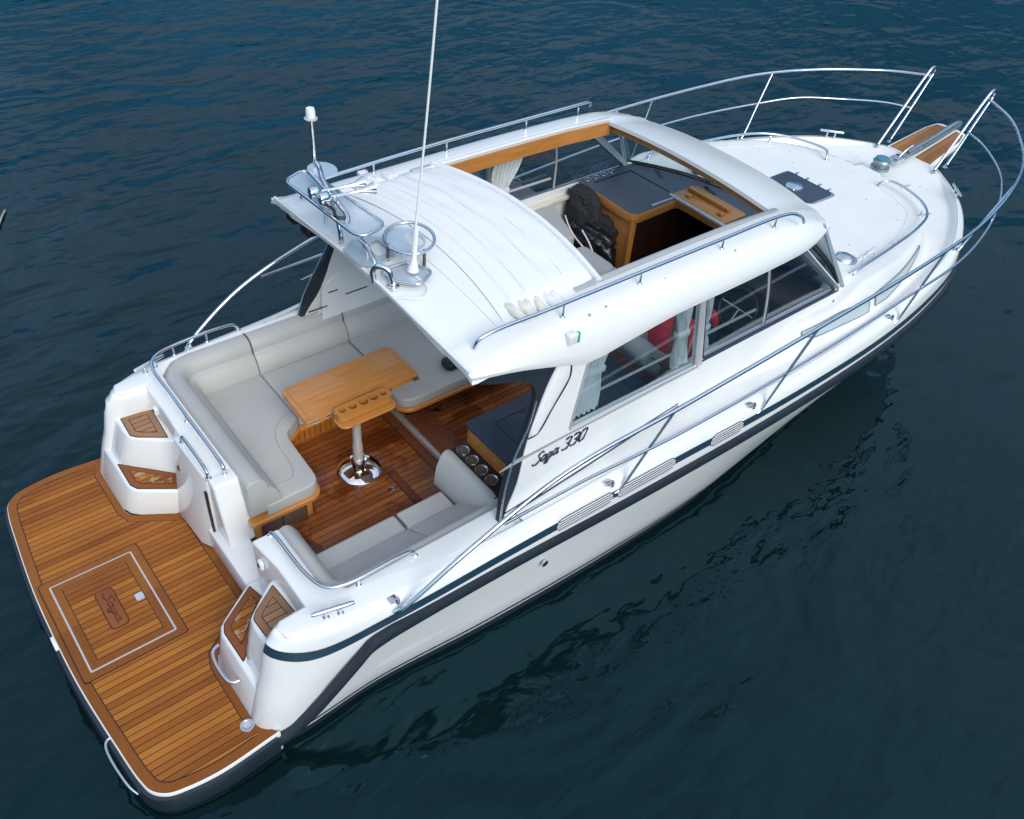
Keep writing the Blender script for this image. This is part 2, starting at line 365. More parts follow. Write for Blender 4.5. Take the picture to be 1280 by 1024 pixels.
def interp(xs, ys, x):
    if x <= xs[0]: return ys[0]
    for i in range(len(xs)-1):
        if x <= xs[i+1]:
            h = xs[i+1]-xs[i]; t = (x-xs[i])/h
            d = lambda k: (ys[k+1]-ys[k])/(xs[k+1]-xs[k])
            m0 = d(i) if i == 0 else (d(i-1)+d(i))/2; m1 = d(i) if i == len(xs)-2 else (d(i)+d(i+1))/2
            return (2*t**3-3*t*t+1)*ys[i]+(t**3-2*t*t+t)*h*m0+(3*t*t-2*t**3)*ys[i+1]+(t**3-t*t)*h*m1
    return ys[-1]
def sstep(t): t = max(0, min(1, t)); return t*t*(3-2*t)

# ------------------------------------------------------------------ the sea
bm = bmesh.new(); s = 1500
bm.faces.new([bm.verts.new(p) for p in ((-s, -s, .08), (s, -s, .08), (s, s, .08), (-s, s, .08))])
wat = finish('water', bm, 'water'); wat['kind'] = 'structure'
WL = .08

# ------------------------------------------------------------------ the boat
boat = thing('motor_boat', 'white motor cruiser with teak stern platform, grey cockpit sofa and opened roof, on dark water', 'boat')

# ---- hull shape: level curves from inner stern tip, round the quarter, to the stem
GX = [2.0, 3.0, 4.5, 6.0, 7.5, 8.5, 9.2, 9.8, 10.3, 10.65, 10.88, 10.95]
GYv = [1.72, 1.77, 1.868, 1.95, 1.92, 1.80, 1.645, 1.386, 1.049, .676, .322, 0]
GZv = [1.178, 1.205, 1.345, 1.43, 1.485, 1.51, 1.53, 1.55, 1.575, 1.58, 1.585, 1.585]
def gz(x): return interp([1.0]+GX[:-1], [1.180]+GZv[:-1], x)
def gy(x): return interp([1.25, 1.5]+GX[:-1], [1.54, 1.655]+GYv[:-1], x)
STX = [1.2, 1.3, 1.45, 1.9, 2.5, 3.0, 4.6, 5.4, 6.2, 7.1, 8.2, 9.0, 10.0, 10.95]
STZ = [1.10, 1.03, 1.03, 1.07, 1.10, 1.14, 1.26, 1.31, 1.335, 1.35, 1.36, 1.375, 1.42, 1.45]
RBX = [2.05, 3.0, 4.0, 5.7, 7.5, 8.5, 9.5, 10.95]; RBZ = [.935, .965, 1.0, 1.135, 1.195, 1.20, 1.24, 1.30]
def level(dy, zf, stern, bow=None):
    """stern = 5 (x, y) points: inner fwd, inner aft, tip in, tip out, outer"""
    pts = [(p[0], p[1], zf(p[0])) for p in stern]
    for i, x in enumerate(GX):
        if bow: xx, yy = bow[i]
        else: xx, yy = x, (GYv[i]+dy if i < len(GX)-1 else 0)
        if not bow and i == len(GX)-1: xx = x+dy*.6
        pts.append((xx, max(yy, 0), zf(xx)))
    return cat(pts, 8)
ST_T = [(1.60, 1.36), (1.29, 1.385), (1.215, 1.44), (1.255, 1.54), (1.5, 1.655)]
ST_B = [(1.45, 1.36), (1.03, 1.375), (.965, 1.44), (.985, 1.57), (1.10, 1.645)]
def stern(t): return [(lerp(a[0], b[0], t), lerp(a[1], b[1], t)) for a, b in zip(ST_T, ST_B)]
def off(st, d): return [(p[0]+(d if 1 <= i <= 3 else 0), p[1]-(d if i >= 3 else -d if i < 2 else 0)) for i, p in enumerate(st)]
WLB = [(1.9, 1.60), (2.9, 1.68), (4.2, 1.72), (5.5, 1.68), (6.8, 1.45), (7.7, 1.14), (8.4, .84), (8.9, .56), (9.3, .34), (9.55, .18), (9.7, .06), (9.75, 0)]
KLB = [(1.9, 1.3), (2.9, 1.38), (4.2, 1.4), (5.5, 1.3), (6.8, 1.05), (7.6, .8), (8.2, .55), (8.6, .35), (8.9, .2), (9.1, .1), (9.2, .03), (9.25, 0)]
stz = lambda x: interp(STX, STZ, x)
LV = [level(-.10, lambda x: gz(x), off(stern(0), .06)),
      level(-.045, lambda x: gz(x)-.006, off(stern(0), .03)),
      level(-.012, lambda x: gz(x)-.03, off(stern(.01), .006)),
      level(0, lambda x: gz(x)-.065, stern(.05)),
      level(.015, lambda x: min(stz(x), gz(x)-.07), stern(.16)),
      level(.022, lambda x: min(stz(x), gz(x)-.07)-.080, stern(.27)),
      level(.03, lambda x: interp(RBX, RBZ, x) if x > 1.9 else .80, stern(.46)),
      level(.0, lambda x: (interp(RBX, RBZ, x) if x > 1.9 else .80)-.15, stern(.66)),
      level(0, lambda x: lerp(.34, .46, max(0, min(1, (x-2)/7))), stern(1.0), [(lerp(a, b[0], .62), lerp(c, b[1], .62)) for a, c, b in zip(GX, GYv, WLB)]),
      level(0, lambda x: .07, [(p[0]+.06, p[1]-.03) for p in stern(1.06)], WLB),
      level(0, lambda x: -.4, [(p[0]+.1, p[1]-.1) for p in stern(1.06)], KLB)]
def mir(p): return (p[0], -p[1], p[2])
bm = bmesh.new()
for sd_ in (1, -1):
    rows = [[p if sd_ > 0 else mir(p) for p in l] for l in LV]
    V = [[bm.verts.new(p) for p in r] for r in rows]
    for i in range(len(V)-1):
        for j in range(len(V[0])-1): bm.faces.new((V[i][j], V[i][j+1], V[i+1][j+1], V[i+1][j]))
hull = finish('hull', bm, 'gel', boat, 50)
def stripe_band(name, la, lb, ta, tb, out, m, j0=0, j1=None):
    bm = bmesh.new()
    for sd_ in (1, -1):
        rows = []
        for t in (ta, (ta+tb)/2, tb):
            r = []
            for p, q in zip(LV[la], LV[lb]):
                v = Vector(p).lerp(Vector(q), t); r.append(v)
            N = len(r); rr = []
            for k in range(N):
                tg = (r[min(N-1, k+1)]-r[max(0, k-1)]); nn = Vector((tg.y, -tg.x, 0)); nn = -nn.normalized() if nn.length > 1e-6 else Vector((1, 0, 0))
                rr.append(r[k]+nn*out)
            rr[-1].y = 0
            rr = rr[j0:j1]
            rows.append([(p.x, p.y*sd_, p.z) for p in rr])
        V = [[bm.verts.new(p) for p in r] for r in rows]
        for i in range(len(V)-1):
            for j in range(len(V[0])-1): bm.faces.new((V[i][j], V[i][j+1], V[i+1][j+1], V[i+1][j]))
    bmesh.ops.recalc_face_normals(bm, faces=bm.faces)
    return finish(name, bm, m, hull, 50)
stripe_band('side_stripe', 4, 5, 0.0, .95, .005, 'navy', 17)
stripe_band('boot_stripe', 8, 9, .70, .98, .005, 'bot', 30)
stripe_band('boot_line', 8, 9, .50, .58, .004, 'line', 30)

# rub rail all round the hull and the platform fender
pts = [(1.0, 1.672, .235), (1.13, 1.685, .255), (1.34, 1.725, .43), (1.50, 1.755, .61), (1.68, 1.775, .80), (1.78, 1.78, .895), (1.90, 1.782, .925), (2.10, 1.785, .937)]
for i in range(1, len(GX)): pts.append((GX[i]+(.05 if i == len(GX)-1 else .0), GYv[i]+.045 if i < len(GX)-1 else 0, interp(RBX, RBZ, GX[i])))
half = cat(pts, 8); path = [(p.x, p.y, p.z) for p in half]+[(p.x, -p.y, p.z) for p in half[-2::-1]]
sweep('rub_rail', path, [(-.04, -.051), (.014, -.043), (.026, -.018), (.026, .018), (.014, .043), (-.04, .051)][::-1], 'rubber', boat, smooth=30)

# ---- stern platform
half = [(.095, 0), (.105, .5), (.15, 1.1), (.185, 1.43), (.218, 1.545), (.29, 1.615), (.41, 1.65), (.64, 1.675), (1.05, 1.65)]
inn = [(.985, 1.56), (.955, 1.46), (.955, .93), (.985, .85), (1.04, .80), (1.31, .64), (1.40, .60)]
outer = [(p.x, p.y) for p in cat([(x, y, 0) for x, y in half], 6)]
P1 = outer+inn
plat_out = P1+[(x, -y) for x, y in P1[::-1]][:-1]
slab = inset(plat_out, -.02)
plat = prism('stern_platform', slab, .10, .346, 'gel', boat, .012)
prism('teak_border', inset(plat_out, -.010), .34, .352, 'teak_b', plat)
def field(d):
    ins = inset(plat_out, d); o_ = [ins[i] for i in range(len(outer)) if plat_out[i][0] < .93]
    i_ = [(.955, 1.60), (.935, 1.55), (.965-d*.95, 1.46), (.965-d*.95, .92), (1.0-d*.85, .82-d*.45), (1.06-d*.6, .775-d*.65), (1.31-d*.55, .62-d*.7), (1.40-d, .56-d*.3)]
    h_ = o_+i_; return h_+[(x, -y) for x, y in h_[::-1]][:-1]
prism('caulk_line', field(.058), .345, .3545, 'caulk', plat)
prism('teak_planking', field(.065), .345, .357, 'teak', plat)
pathf = [(x, y, .225) for x, y in outer[::-1]]+[(x, -y, .225) for x, y in outer[1:]]
sweep('fender_strip', pathf, [(.02, -.115), (-.040, -.10), (-.055, -.04), (-.055, .05), (-.045, .085), (.02, .10)], 'rubber', plat, smooth=30)
# deck hatch in the platform
hx0, hx1, hy = .195, .845, .465
def rect(x0, x1, y0, y1): return [(x0, y0), (x1, y0), (x1, y1), (x0, y1)]
prism('margin_caulk', fillet(rect(hx0-.07, hx1+.068, -hy-.068, hy+.068), .03, 4), .345, .3585, 'caulk', plat)
prism('hatch_margin', fillet(rect(hx0-.062, hx1+.06, -hy-.06, hy+.06), .03, 4), .345, .3600, 'teak_b', plat)
ht = prism('platform_hatch', fillet(rect(hx0, hx1, -hy, hy), .012, 3), .345, .3625, 'alu', plat)
prism('hatch_border', rect(hx0+.014, hx1-.014, -hy+.014, hy-.014), .345, .365, 'teak_b', ht)
prism('hatch_caulk', rect(hx0+.075, hx1-.075, -hy+.075, hy-.075), .345, .3665, 'caulk', ht)
prism('hatch_planking', rect(hx0+.081, hx1-.081, -hy+.081, hy-.081), .345, .368, 'teak', ht)
prism('plaque_line', fillet(rect(.449, .591, -.206, .206), .045, 5), .36, .3715, 'caulk', ht)
plq = prism('name_plaque', fillet(rect(.455, .585, -.20, .20), .04, 5), .36, .377, 'teak_wetb', ht, .004)
latch = prism('hatch_latch', fillet(rect(.70, .765, -.055, .02), .01, 3), .36, .374, 'chrome', ht, .003)

# script lettering: strokes in a unit box
SAGA = [[(.62, .86), (.52, 1.0), (.32, .98), (.22, .80), (.34, .60), (.46, .40), (.40, .14), (.18, .02), (.0, .10), (-.06, .24)],
        [(.95, .50), (.78, .56), (.63, .38), (.62, .16), (.74, .04), (.90, .22), (.98, .56), (.93, .14), (1.0, .03), (1.12, .14)],
        [(1.40, .44), (1.26, .52), (1.12, .36), (1.12, .14), (1.24, .06), (1.36, .20), (1.44, .50), (1.36, .0), (1.26, -.32), (1.10, -.36), (1.06, -.22), (1.24, -.08), (1.52, .14)],
        [(1.90, .50), (1.72, .56), (1.57, .38), (1.56, .16), (1.68, .04), (1.84, .22), (1.92, .56), (1.87, .14), (1.94, .03), (2.08, .14)]]
N330 = [[(0, .92), (.12, 1.0), (.42, 1.0), (.50, .90), (.48, .62), (.38, .52), (.20, .52)], [(.38, .52), (.46, .42), (.44, .12), (.34, .02), (.06, .02), (-.04, .12)],
        [(.68, .92), (.80, 1.0), (1.10, 1.0), (1.18, .90), (1.16, .62), (1.06, .52), (.88, .52)], [(1.06, .52), (1.14, .42), (1.12, .12), (1.02, .02), (.74, .02), (.64, .12)],
        [(1.42, .02), (1.38, .12), (1.42, .90), (1.50, 1.0), (1.78, 1.0), (1.84, .90), (1.80, .12), (1.72, .02), (1.42, .02)]]
def letters(name, strokes, mp, r, m, parent):
    bm = bmesh.new()
    for s_ in strokes:
        pp = cat([(u, v, 0) for u, v in s_], 5); N = len(pp)
        add_tube(bm, [mp(p.x, p.y) for p in pp], [r*(.75+.5*abs(math.sin(i*.35))) for i in range(N)], 6)
    return finish(name, bm, m, parent, 60)
# carved word reads along the plaque (across the boat)
letters('carved_name', SAGA, lambda u, v: (.50+v*.062+u*.004, .155-u*.155+v*-.02, .3775), .0042, 'carve', plq)
# platform light, ladder handle, filler cap
box('stern_light', (.055, -.10, .28), (.10, .03, .335), 'lens', plat, .008)
tube('ladder_handle', [(.15, -1.01, .33), (.10, -1.02, .325), (.075, -1.07, .32), (.10, -1.40, .29), (.13, -1.47, .26)], .011, 'steel', plat, 6)
fc = lathe('filler_cap', [(.0, .006), (.034, .006), (.038, .010), (.05, .010), (.054, 0), (.054, -.01)][::-1], (.915, -1.50, .357), 'steel', plat)
lathe('cap_disc', [(.03, 0), (.026, .008), (.0, .010)], (.915, -1.50, .364), 'chrome', fc)

# ---- coaming round the cockpit (both sides), gate threshold
def edge_pts(x0, x1, n, d=.055): return [(lerp(x0, x1, k/n), gy(lerp(x0, x1, k/n))-d) for k in range(n+1)]
wing = [(1.5, 1.395), (1.30, 1.395), (1.25, 1.44), (1.28, 1.55)]
def coaming(side, yend, yin):
    outerp = wing[::1]+edge_pts(1.5, 3.4, 10)
    innerp = [(3.4, yin), (1.82, yin), (1.68, yin-.14), (1.68, yend)]
    poly = outerp+innerp+[(1.46, yend), (1.50, 1.0)]
    poly = [(x, y*side) for x, y in poly]
    return prism('coaming', poly, .36, 1.184, 'gel', boat, .022, 3)
coam_p = coaming(1, .02, 1.60)
coam_s = coaming(-1, .67, 1.42)
bm = bmesh.new(); add_loftpoly(bm, [[(1.463, .10, .58), (1.458, -.17, .58), (1.683, -.17, .58), (1.683, .10, .58)], [(1.463, .10, 1.1855), (1.459, -.045, 1.1855), (1.683, -.045, 1.1855), (1.683, .10, 1.1855)]])
finish('coaming_end', bm, 'gel', coam_p, 38, .022, 3)
box('gate_threshold', (1.395, -.80, .36), (1.63, .2, .60), 'gel', boat, .02, 3)

# ---- transom steps
def steps(side):
    A0 = [(.965, 1.48), (.965, .95), (1.0, .86), (1.06, .80), (1.31, .645), (1.52, .64), (1.52, 1.48)]
    A1 = [(1.045, 1.46), (1.045, .90), (1.07, .83), (1.11, .79), (1.40, .585), (1.52, .585), (1.52, 1.46)]
    B0 = [(1.075, 1.46), (1.075, 1.22), (1.10, 1.16), (1.15, 1.12), (1.43, .80), (1.52, .76), (1.52, 1.46)]
    B1 = [(1.19, 1.46), (1.195, 1.19), (1.21, 1.11), (1.25, 1.07), (1.46, .90), (1.53, .88), (1.53, 1.46)]
    bm = bmesh.new()
    for lo, hi, z0, z1 in ((A0, A1, .345, .635), (B0, B1, .60, .945)):
        add_loftpoly(bm, [[(x, y*side, z0) for x, y in lo], [(x, y*side, z1) for x, y in hi]])
    o = finish('transom_steps', bm, 'gel', boat, 38, .02, 3)
    lowp = [(1.075, 1.19), (1.07, .90), (1.10, .83), (1.40, .625), (1.44, .80)]
    upp = [(1.235, 1.385), (1.225, 1.13), (1.27, 1.08), (1.465, .945), (1.49, 1.34)]
    for nm, pl, z, ma, mb in (('lower_tread', lowp, .635, 'teak_wet', 'teak_wetb'), ('upper_tread', upp, .945, 'teak_pale', 'teak_paleb')):
        raw = [(x, y*side) for x, y in pl]; FR = [.01, .05, .05, .01, .02]
        pl = fillet(raw, FR, 4)
        t = prism(nm, pl, z-.01, z+.010, mb, o, .003)
        prism('tread_edge', fillet(inset(raw, -.006), FR, 4), z-.01, z+.004, 'caulk', t)
        prism('tread_caulk', fillet(inset(raw, .048), [q*.5 for q in FR], 4), z, z+.0115, 'caulk', t)
        prism('tread_planks', fillet(inset(raw, .054), [q*.5 for q in FR], 4), z, z+.0135, ma, t)
    for z, yy, xx in ((.46, .98, .985),):
        lathe('step_light', [(0, -.006), (.02, -.006), (.02, 0), (.014, .004), (0, .005)], (xx+.02, yy*side, z), 'lens', o, (-1, 0, .25), 12)
    return o
steps(1); st_s = steps(-1)
tube('step_handle', [(1.0, -.93, .585), (.95, -.95, .585), (.925, -1.0, .575), (.925, -1.18, .545), (.95, -1.235, .535), (1.0, -1.25, .535)], .013, 'steel', st_s, 6)

# ---- transom gate, port side, with its own hand rail
bm = bmesh.new()
lo = [(1.325, .63), (1.345, .205), (1.40, .10), (1.50, .10), (1.50, .63)]
hi = [(1.435, .66), (1.445, .14), (1.455, .06), (1.515, .06), (1.515, .66)]
add_loftpoly(bm, [[(x, y, .372) for x, y in lo], [(x, y, 1.185) for x, y in hi]])
gate = finish('transom_gate', bm, 'gel', boat, 38, .015, 3)
box('gate_slot', (1.42, .058, .50), (1.438, .088, 1.06), 'black', gate, .002)
tube('gate_rail', [(1.475, .56, 1.18), (1.475, .555, 1.25), (1.475, .50, 1.275), (1.475, .14, 1.275), (1.475, .08, 1.25), (1.475, .075, 1.18)], .013, 'steel', gate, 6)
for y in (.56, .075): lathe('rail_foot', [(.026, 0), (.026, .008), (.015, .014), (.013, .02)], (1.475, y, 1.182), 'chrome', gate, seg=14)
rg = lathe('gate_latch', [(0, -.01), (.034, -.01), (.036, .004), (.028, .008), (0, .009)], (1.405, .565, .93), 'chrome', gate, (-1, 0, .12), 16)
lathe('latch_bowl', [(0, 0), (.02, 0), (.018, .003), (0, .004)], (1.395, .565, .9315), 'plinth', rg, (-1, 0, .12), 14)

# stern sockets on the coaming
for side, x, y in ((1, 1.505, 1.20), (-1, 1.475, .80)):
    b = box('shower_socket', (x-.035, side*y-.03, 1.0), (x, side*y+.03, 1.09), 'gel', boat, .015, 3)
    lathe('socket_bore', [(0, -.004), (.016, -.004), (.016, .004), (0, .005)], (x-.037, side*y, 1.05), 'black', b, (-1, 0, 0), 12)

# ---- quarter hand rails with feet
def rail(name, pts, feet, parent=boat, r=.014, n=6):
    o = tube(name, pts, r, 'steel', parent, n)
    for f in feet:
        bm = bmesh.new(); (x, y, z), top = f
        add_lathe(bm, [(.023, 0), (.023, .005), (.014, .012), (.010, .018), (.010, top), ], (x, y, z), seg=14)
        finish('rail_foot', bm, 'chrome', o, 40)
    return o
rail('quarter_rail', [(1.60, .055, 1.18), (1.60, .06, 1.25), (1.60, .13, 1.275), (1.605, 1.0, 1.275), (1.62, 1.50, 1.275), (1.68, 1.60, 1.275), (1.80, 1.655, 1.275), (2.35, 1.69, 1.275), (2.47, 1.69, 1.25), (2.50, 1.69, 1.18)],
     [((1.60, .055, 1.178), .02), ((1.605, .78, 1.178), .09), ((1.87, 1.655, 1.178), .09), ((2.19, 1.68, 1.178), .09), ((2.50, 1.69, 1.178), .02)])
rail('quarter_rail', [(1.60, -.70, 1.18), (1.605, -.71, 1.215), (1.61, -.78, 1.235), (1.625, -1.22, 1.235), (1.68, -1.38, 1.235), (1.82, -1.435, 1.235), (2.26, -1.445, 1.235), (2.34, -1.45, 1.22), (2.36, -1.46, 1.18)],
     [((1.60, -.70, 1.178), .02), ((1.89, -1.455, 1.178), .05), ((2.36, -1.46, 1.178), .02)])

# deck cleats: bar on two legs
def cleat(x, y, z, ang, L=.30):
    bm = bmesh.new(); d = Vector((math.cos(ang), math.sin(ang), 0)); c = Vector((x, y, z))
    for s_ in (-.05, .05): add_lathe(bm, [(.024, 0), (.024, .008), (.013, .016), (.011, .075)], c+d*s_, seg=12)
    add_tube(bm, [c+d*(-L/2)+Vector((0, 0, .078)), c+d*(-L/2+.02)+Vector((0, 0, .078)), c+d*(L/2-.02)+Vector((0, 0, .078)), c+d*(L/2)+Vector((0, 0, .078))], [.012, .017, .017, .012], 8)
    return finish('mooring_cleat', bm, 'steel', boat, 45)
for x, y, z, a in ((1.62, 1.575, 1.178, R(14)), (4.93, 1.80, 1.245, R(3)), (10.37, .90, 1.575, R(-47))):
    for s_ in (1, -1): cleat(x, y*s_, z, a*s_)

# ---- fore and side deck with raised trunk
def trunk_y(x): return interp([5.0, 5.6, 6.4, 7.0, 7.6, 8.4, 9.0, 9.45, 9.75, 9.9], [1.37, 1.43, 1.53, 1.58, 1.57, 1.47, 1.27, .97, .52, 0], x) if x < 9.9 else -.3
def trunk_z(x): return interp([6.6, 7.3, 8.5, 9.5, 10], [1.79, 1.79, 1.745, 1.69, 1.66], x)
def deck_z(x, y):
    b = gz(x); crown = .025*(1-min(1, abs(y)/1.9)**2)
    d = trunk_y(x)-abs(y)
    if x > 9.3: d = min(d, (9.9-x)*.8) if x < 9.9 else -1
    s_ = sstep((d+.15)/.17)
    side = b-.012-.065*sstep((gy(x)-.11-abs(y))/.07)*sstep((x-3.6)/1.2)*sstep((10.75-x)/.4)+crown*.3
    return lerp(side, max(side, lerp(b, lerp(1.63, trunk_z(x)+crown-.02, sstep((x-7.05)/.5)) if abs(y) > 1.44 else trunk_z(x)+crown-.02, sstep((x-5.1)/1.7))), s_)
rows = []
xs = [7.1+.055*k for k in range(70)]
xs = [x for x in xs if x < 10.78]+[10.80, 10.83]
for x in xs:
    w_ = gy(x)-.085; row = []
    for k in range(121):
        y = w_*(-1+k/60); xx = x
        if x < 8.6:                                                     # the aft edge follows the foot of the windscreen
            xb = 7.76-.56*(min(abs(y), 1.5)/1.5)**2.2-.02; xb = lerp(xb, 7.1, sstep((abs(y)-1.47)/.06)); xx = lerp(xb, 8.6, (x-7.1)/1.5)
        row.append((xx, y, deck_z(xx, y)))
    rows.append(row)
deck = grid('foredeck', rows, 'deck', boat, 60)
for s_ in (1, -1):                                                     # side decks beside the cabin
    rows = []
    for k in range(40):
        x = lerp(3.2, 7.12, k/39); o_ = gy(x)-.085; rows.append([(x, s_*lerp(1.47, o_, v/24), deck_z(x, lerp(1.47, o_, v/24))) for v in range(25)])
    grid('side_deck', rows, 'deck', boat, 60)
# flat hatch on the trunk
hs_ = prism('fore_hatch', fillet(rect(8.30, 8.73, -.275, .35), .05, 5), 1.70, 1.775, 'counter', boat, .012)
prism('hatch_frame', fillet(rect(8.27, 8.765, -.305, .38), .06, 5), 1.68, 1.757, 'steel', hs_, .006)
lathe('hatch_vent', [(0, .032), (.07, .03), (.10, .016), (.105, 0)][::-1], (8.46, .06, 1.775), 'steel', hs_, seg=22)
for y in (-.20, -.07, .10, .25): box('hatch_hinge', (8.735, y-.013, 1.765), (8.785, y+.013, 1.781), 'steel', hs_, .004)
lathe('mushroom_vent', [(.0, .05), (.05, .052), (.085, .035), (.10, .012), (.13, .01), (.135, -.02)][::-1], (7.67, -1.19, 1.765), 'steel', boat, seg=24)
lathe('mushroom_vent', [(.0, .05), (.05, .052), (.085, .035), (.10, .012), (.13, .01), (.135, -.02)][::-1], (7.97, 1.12, 1.76), 'steel', boat, seg=24)
bm = bmesh.new()                                                       # coil rack
pts = []
for k in range(70):
    a = k/70*2*math.pi*3.2; pts.append((7.66+.36*k/70, -1.33+.035*math.cos(a)+.03*k/70, 1.80+.045*math.sin(a)))
add_tube(bm, pts, .004, 6); finish('coiled_holder', bm, 'steel', boat, 60)
for side in (1, -1):                                                   # trunk hand rails
    z0 = lambda x, y: deck_z(x, y)
    rp = [(9.50, .37, 1.69), (9.53, .39, 1.75), (9.60, .47, 1.77), (9.50, .88, 1.775), (9.25, 1.14, 1.785), (8.85, 1.27, 1.80), (8.35, 1.345, 1.81), (7.85, 1.40, 1.82), (7.60, 1.42, 1.82), (7.51, 1.42, 1.80), (7.48, 1.42, 1.76)]
    rail('trunk_rail', [(x, y*side, z) for x, y, z in rp], [((9.50, .37*side, 1.665), .03), ((9.28, 1.06*side, z0(9.28, 1.06)), .07), ((8.42, 1.30*side, z0(8.42, 1.30)), .07), ((7.48, 1.40*side, z0(7.48, 1.40)), .03)], boat, .015)
# trunk side windows (two panes a side) lying on the sloping trunk wall
def wall_pt(x, t, o_=.0):
    """t runs from the foot (0) to the top (1) of the trunk shoulder"""
    y0 = trunk_y(x)+.15; y1 = trunk_y(x)-.02; y = lerp(y0, y1, t); z = deck_z(x, y)
    n_ = Vector((0, deck_z(x, y-.01)-deck_z(x, y+.01), .02)).normalized()
    return Vector((x, y, z))+n_*o_
for side in (1, -1):
    for x0, x1, nm, f in ((6.56, 7.54, 0, 0), (7.66, 8.74, 1, 0)):
        rows = []
        for k in range(25):
            u = k/24; x = lerp(x0, x1, u)
            if nm == 0: za, zb = lerp(1.52, 1.475, min(1, u*6)), lerp(1.56, 1.615, u)
            else: za, zb = lerp(1.49, 1.665, max(0, (u-.2)/.8)**1.2), lerp(1.62, 1.685, u)
            def at_z(z):
                lo_, hi_ = 0.0, 1.0
                for _ in range(24):
                    m_ = (lo_+hi_)/2
                    if wall_pt(x, m_).z < z: lo_ = m_
                    else: hi_ = m_
                return lo_
            lo_, hi_ = at_z(za), at_z(zb)
            rows.append([tuple(Vector((p.x, p.y*side, p.z))) for p in (wall_pt(x, lerp(lo_, hi_, q/5), .012) for q in range(6))])
        g_ = grid('trunk_window', rows, 'pane', boat, 60, .010)
        bm = bmesh.new(); loop = [r[0] for r in rows]+[p for p in rows[-1][1:]]+[r[-1] for r in rows[-2::-1]]+[p for p in rows[0][-2:0:-1]]
        add_tube(bm, loop, .0055, 6, True); finish('window_seal', bm, 'galv', g_, 60)

# small deck fittings
for x, y in ((10.18, -.38), (9.80, .10), (9.81, -.90), (9.80, .86)):
    bm = bmesh.new(); z = deck_z(x, y)
    add_tube(bm, [(x-.06, y+.02, z+.018), (x+.06, y-.02, z+.018)], .009, 8); add_tube(bm, [(x, y, z), (x, y, z+.02)], .012, 8); finish('deck_eye', bm, 'steel', boat, 50)

for x, y in ((9.05, .52), (9.05, -.52), (9.55, 0), (8.95, .95), (8.95, -.98), (8.0, -.75), (8.0, .75), (7.95, -1.05), (9.3, -.75), (9.3, .75), (10.35, .42), (10.35, -.48)):
    lathe('deck_stud', [(.011, -.006), (.011, .003), (0, .005)], (x, y, deck_z(x, y)), 'alu', boat, seg=10)
for s_ in (1, -1):
    for x in (2.75, 3.15): lathe('deck_stud', [(.010, -.006), (.010, .003), (0, .005)], (x, s_*1.66, gz(x)), 'alu', boat, seg=10)
    pts = [(x, s_*(trunk_y(x)-.22), deck_z(x, trunk_y(x)-.22)+.0005) for x in (7.9, 8.3, 8.7, 9.0, 9.25)]
    tube('mould_seam', pts+[(9.48, s_*.42, deck_z(9.48, .42)), (9.52, 0, deck_z(9.52, 0))], .0035, 'gel_in', deck, 5)

# ---- rails round the deck
TX = [2.05, 2.6, 3.4, 4.5, 6, 7.5, 8.7, 9.6, 10.3, 10.8, 11.2, 11.38]
TY = [1.778, 1.839, 1.855, 1.95, 2.001, 1.982, 1.903, 1.728, 1.477, 1.164, .806, .395]
TZ = [1.145, 1.498, 1.778, 1.952, 2.089, 2.145, 2.184, 2.24, 2.26, 2.283, 2.313, 2.367]
MX = [2.85, 3.6, 4.5, 6, 7.5, 8.7, 9.6, 10.2, 10.7, 11.05, 11.2]
MY = [1.843, 1.863, 1.927, 1.967, 1.959, 1.895, 1.682, 1.424, 1.106, .677, .408]
MZ = [1.56, 1.582, 1.604, 1.687, 1.78, 1.817, 1.872, 1.938, 1.937, 1.979, 1.98]
for s_ in (1, -1):
    top = [(2.00, s_*1.75, 1.10)]+[(x, y*s_, z) for x, y, z in zip(TX, TY, TZ)]
    rl = tube('deck_rail', top, .0175, 'steel', boat, 10, seg=12)
    tube('middle_rail', [(x, y*s_, z) for x, y, z in zip(MX, MY, MZ)], .0125, 'steel', rl, 10)
    for b, t in (((4.04, 1.855, 1.19), (4.39, 1.943, 1.938)), ((5.62, 1.945, 1.30), (6.02, 2.001, 2.09)), ((7.72, 1.905, 1.40), (8.01, 1.959, 2.155)), ((9.40, 1.56, 1.49), (9.85, 1.655, 2.245))):
        t = Vector((t[0], t[1]*s_, t[2])); b = Vector((b[0], b[1]*s_, b[2])); foot = b+Vector((-.10, -.04*s_, .0))
        tube('stanchion', [foot, b+Vector((-.03, 0, .0)), b.lerp(t, .05), b.lerp(t, .5), t], .0125, 'steel', rl, 6)
    for x, y, z in ((3.95, 1.80, 1.185), (5.52, 1.895, 1.285), (7.62, 1.855, 1.42), (9.30, 1.53, 1.52), (2.02, 1.69, 1.155)):
        z = gz(x); box('stanchion_base', (x-.035, s_*y-.030, z-.010), (x+.030, s_*y+.025, z+.009), 'steel', rl, .006)
        lathe('base_socket', [(.016, -.03), (.018, .012), (.013, .025)], (x+.02, s_*(y+.03), z), 'steel', rl, seg=12)
    # pulpit: two raked legs joined by a bend
    y = .41*s_
    tube('pulpit_leg', [(10.69, y, 1.57), (10.985, y, 1.965), (11.30, y, 2.375), (11.39, y, 2.455), (11.46, y, 2.45), (11.475, y, 2.385), (11.43, y, 2.31), (11.225, y, 1.97), (10.975, y, 1.57)], .0175, 'steel', rl, 8, seg=12)
    for x in (10.69, 10.975): lathe('leg_foot', [(.035, -.01), (.035, .004), (.02, .015), (.018, .04)], (x, y, 1.572), 'steel', rl, (.25, 0, 1), 12)

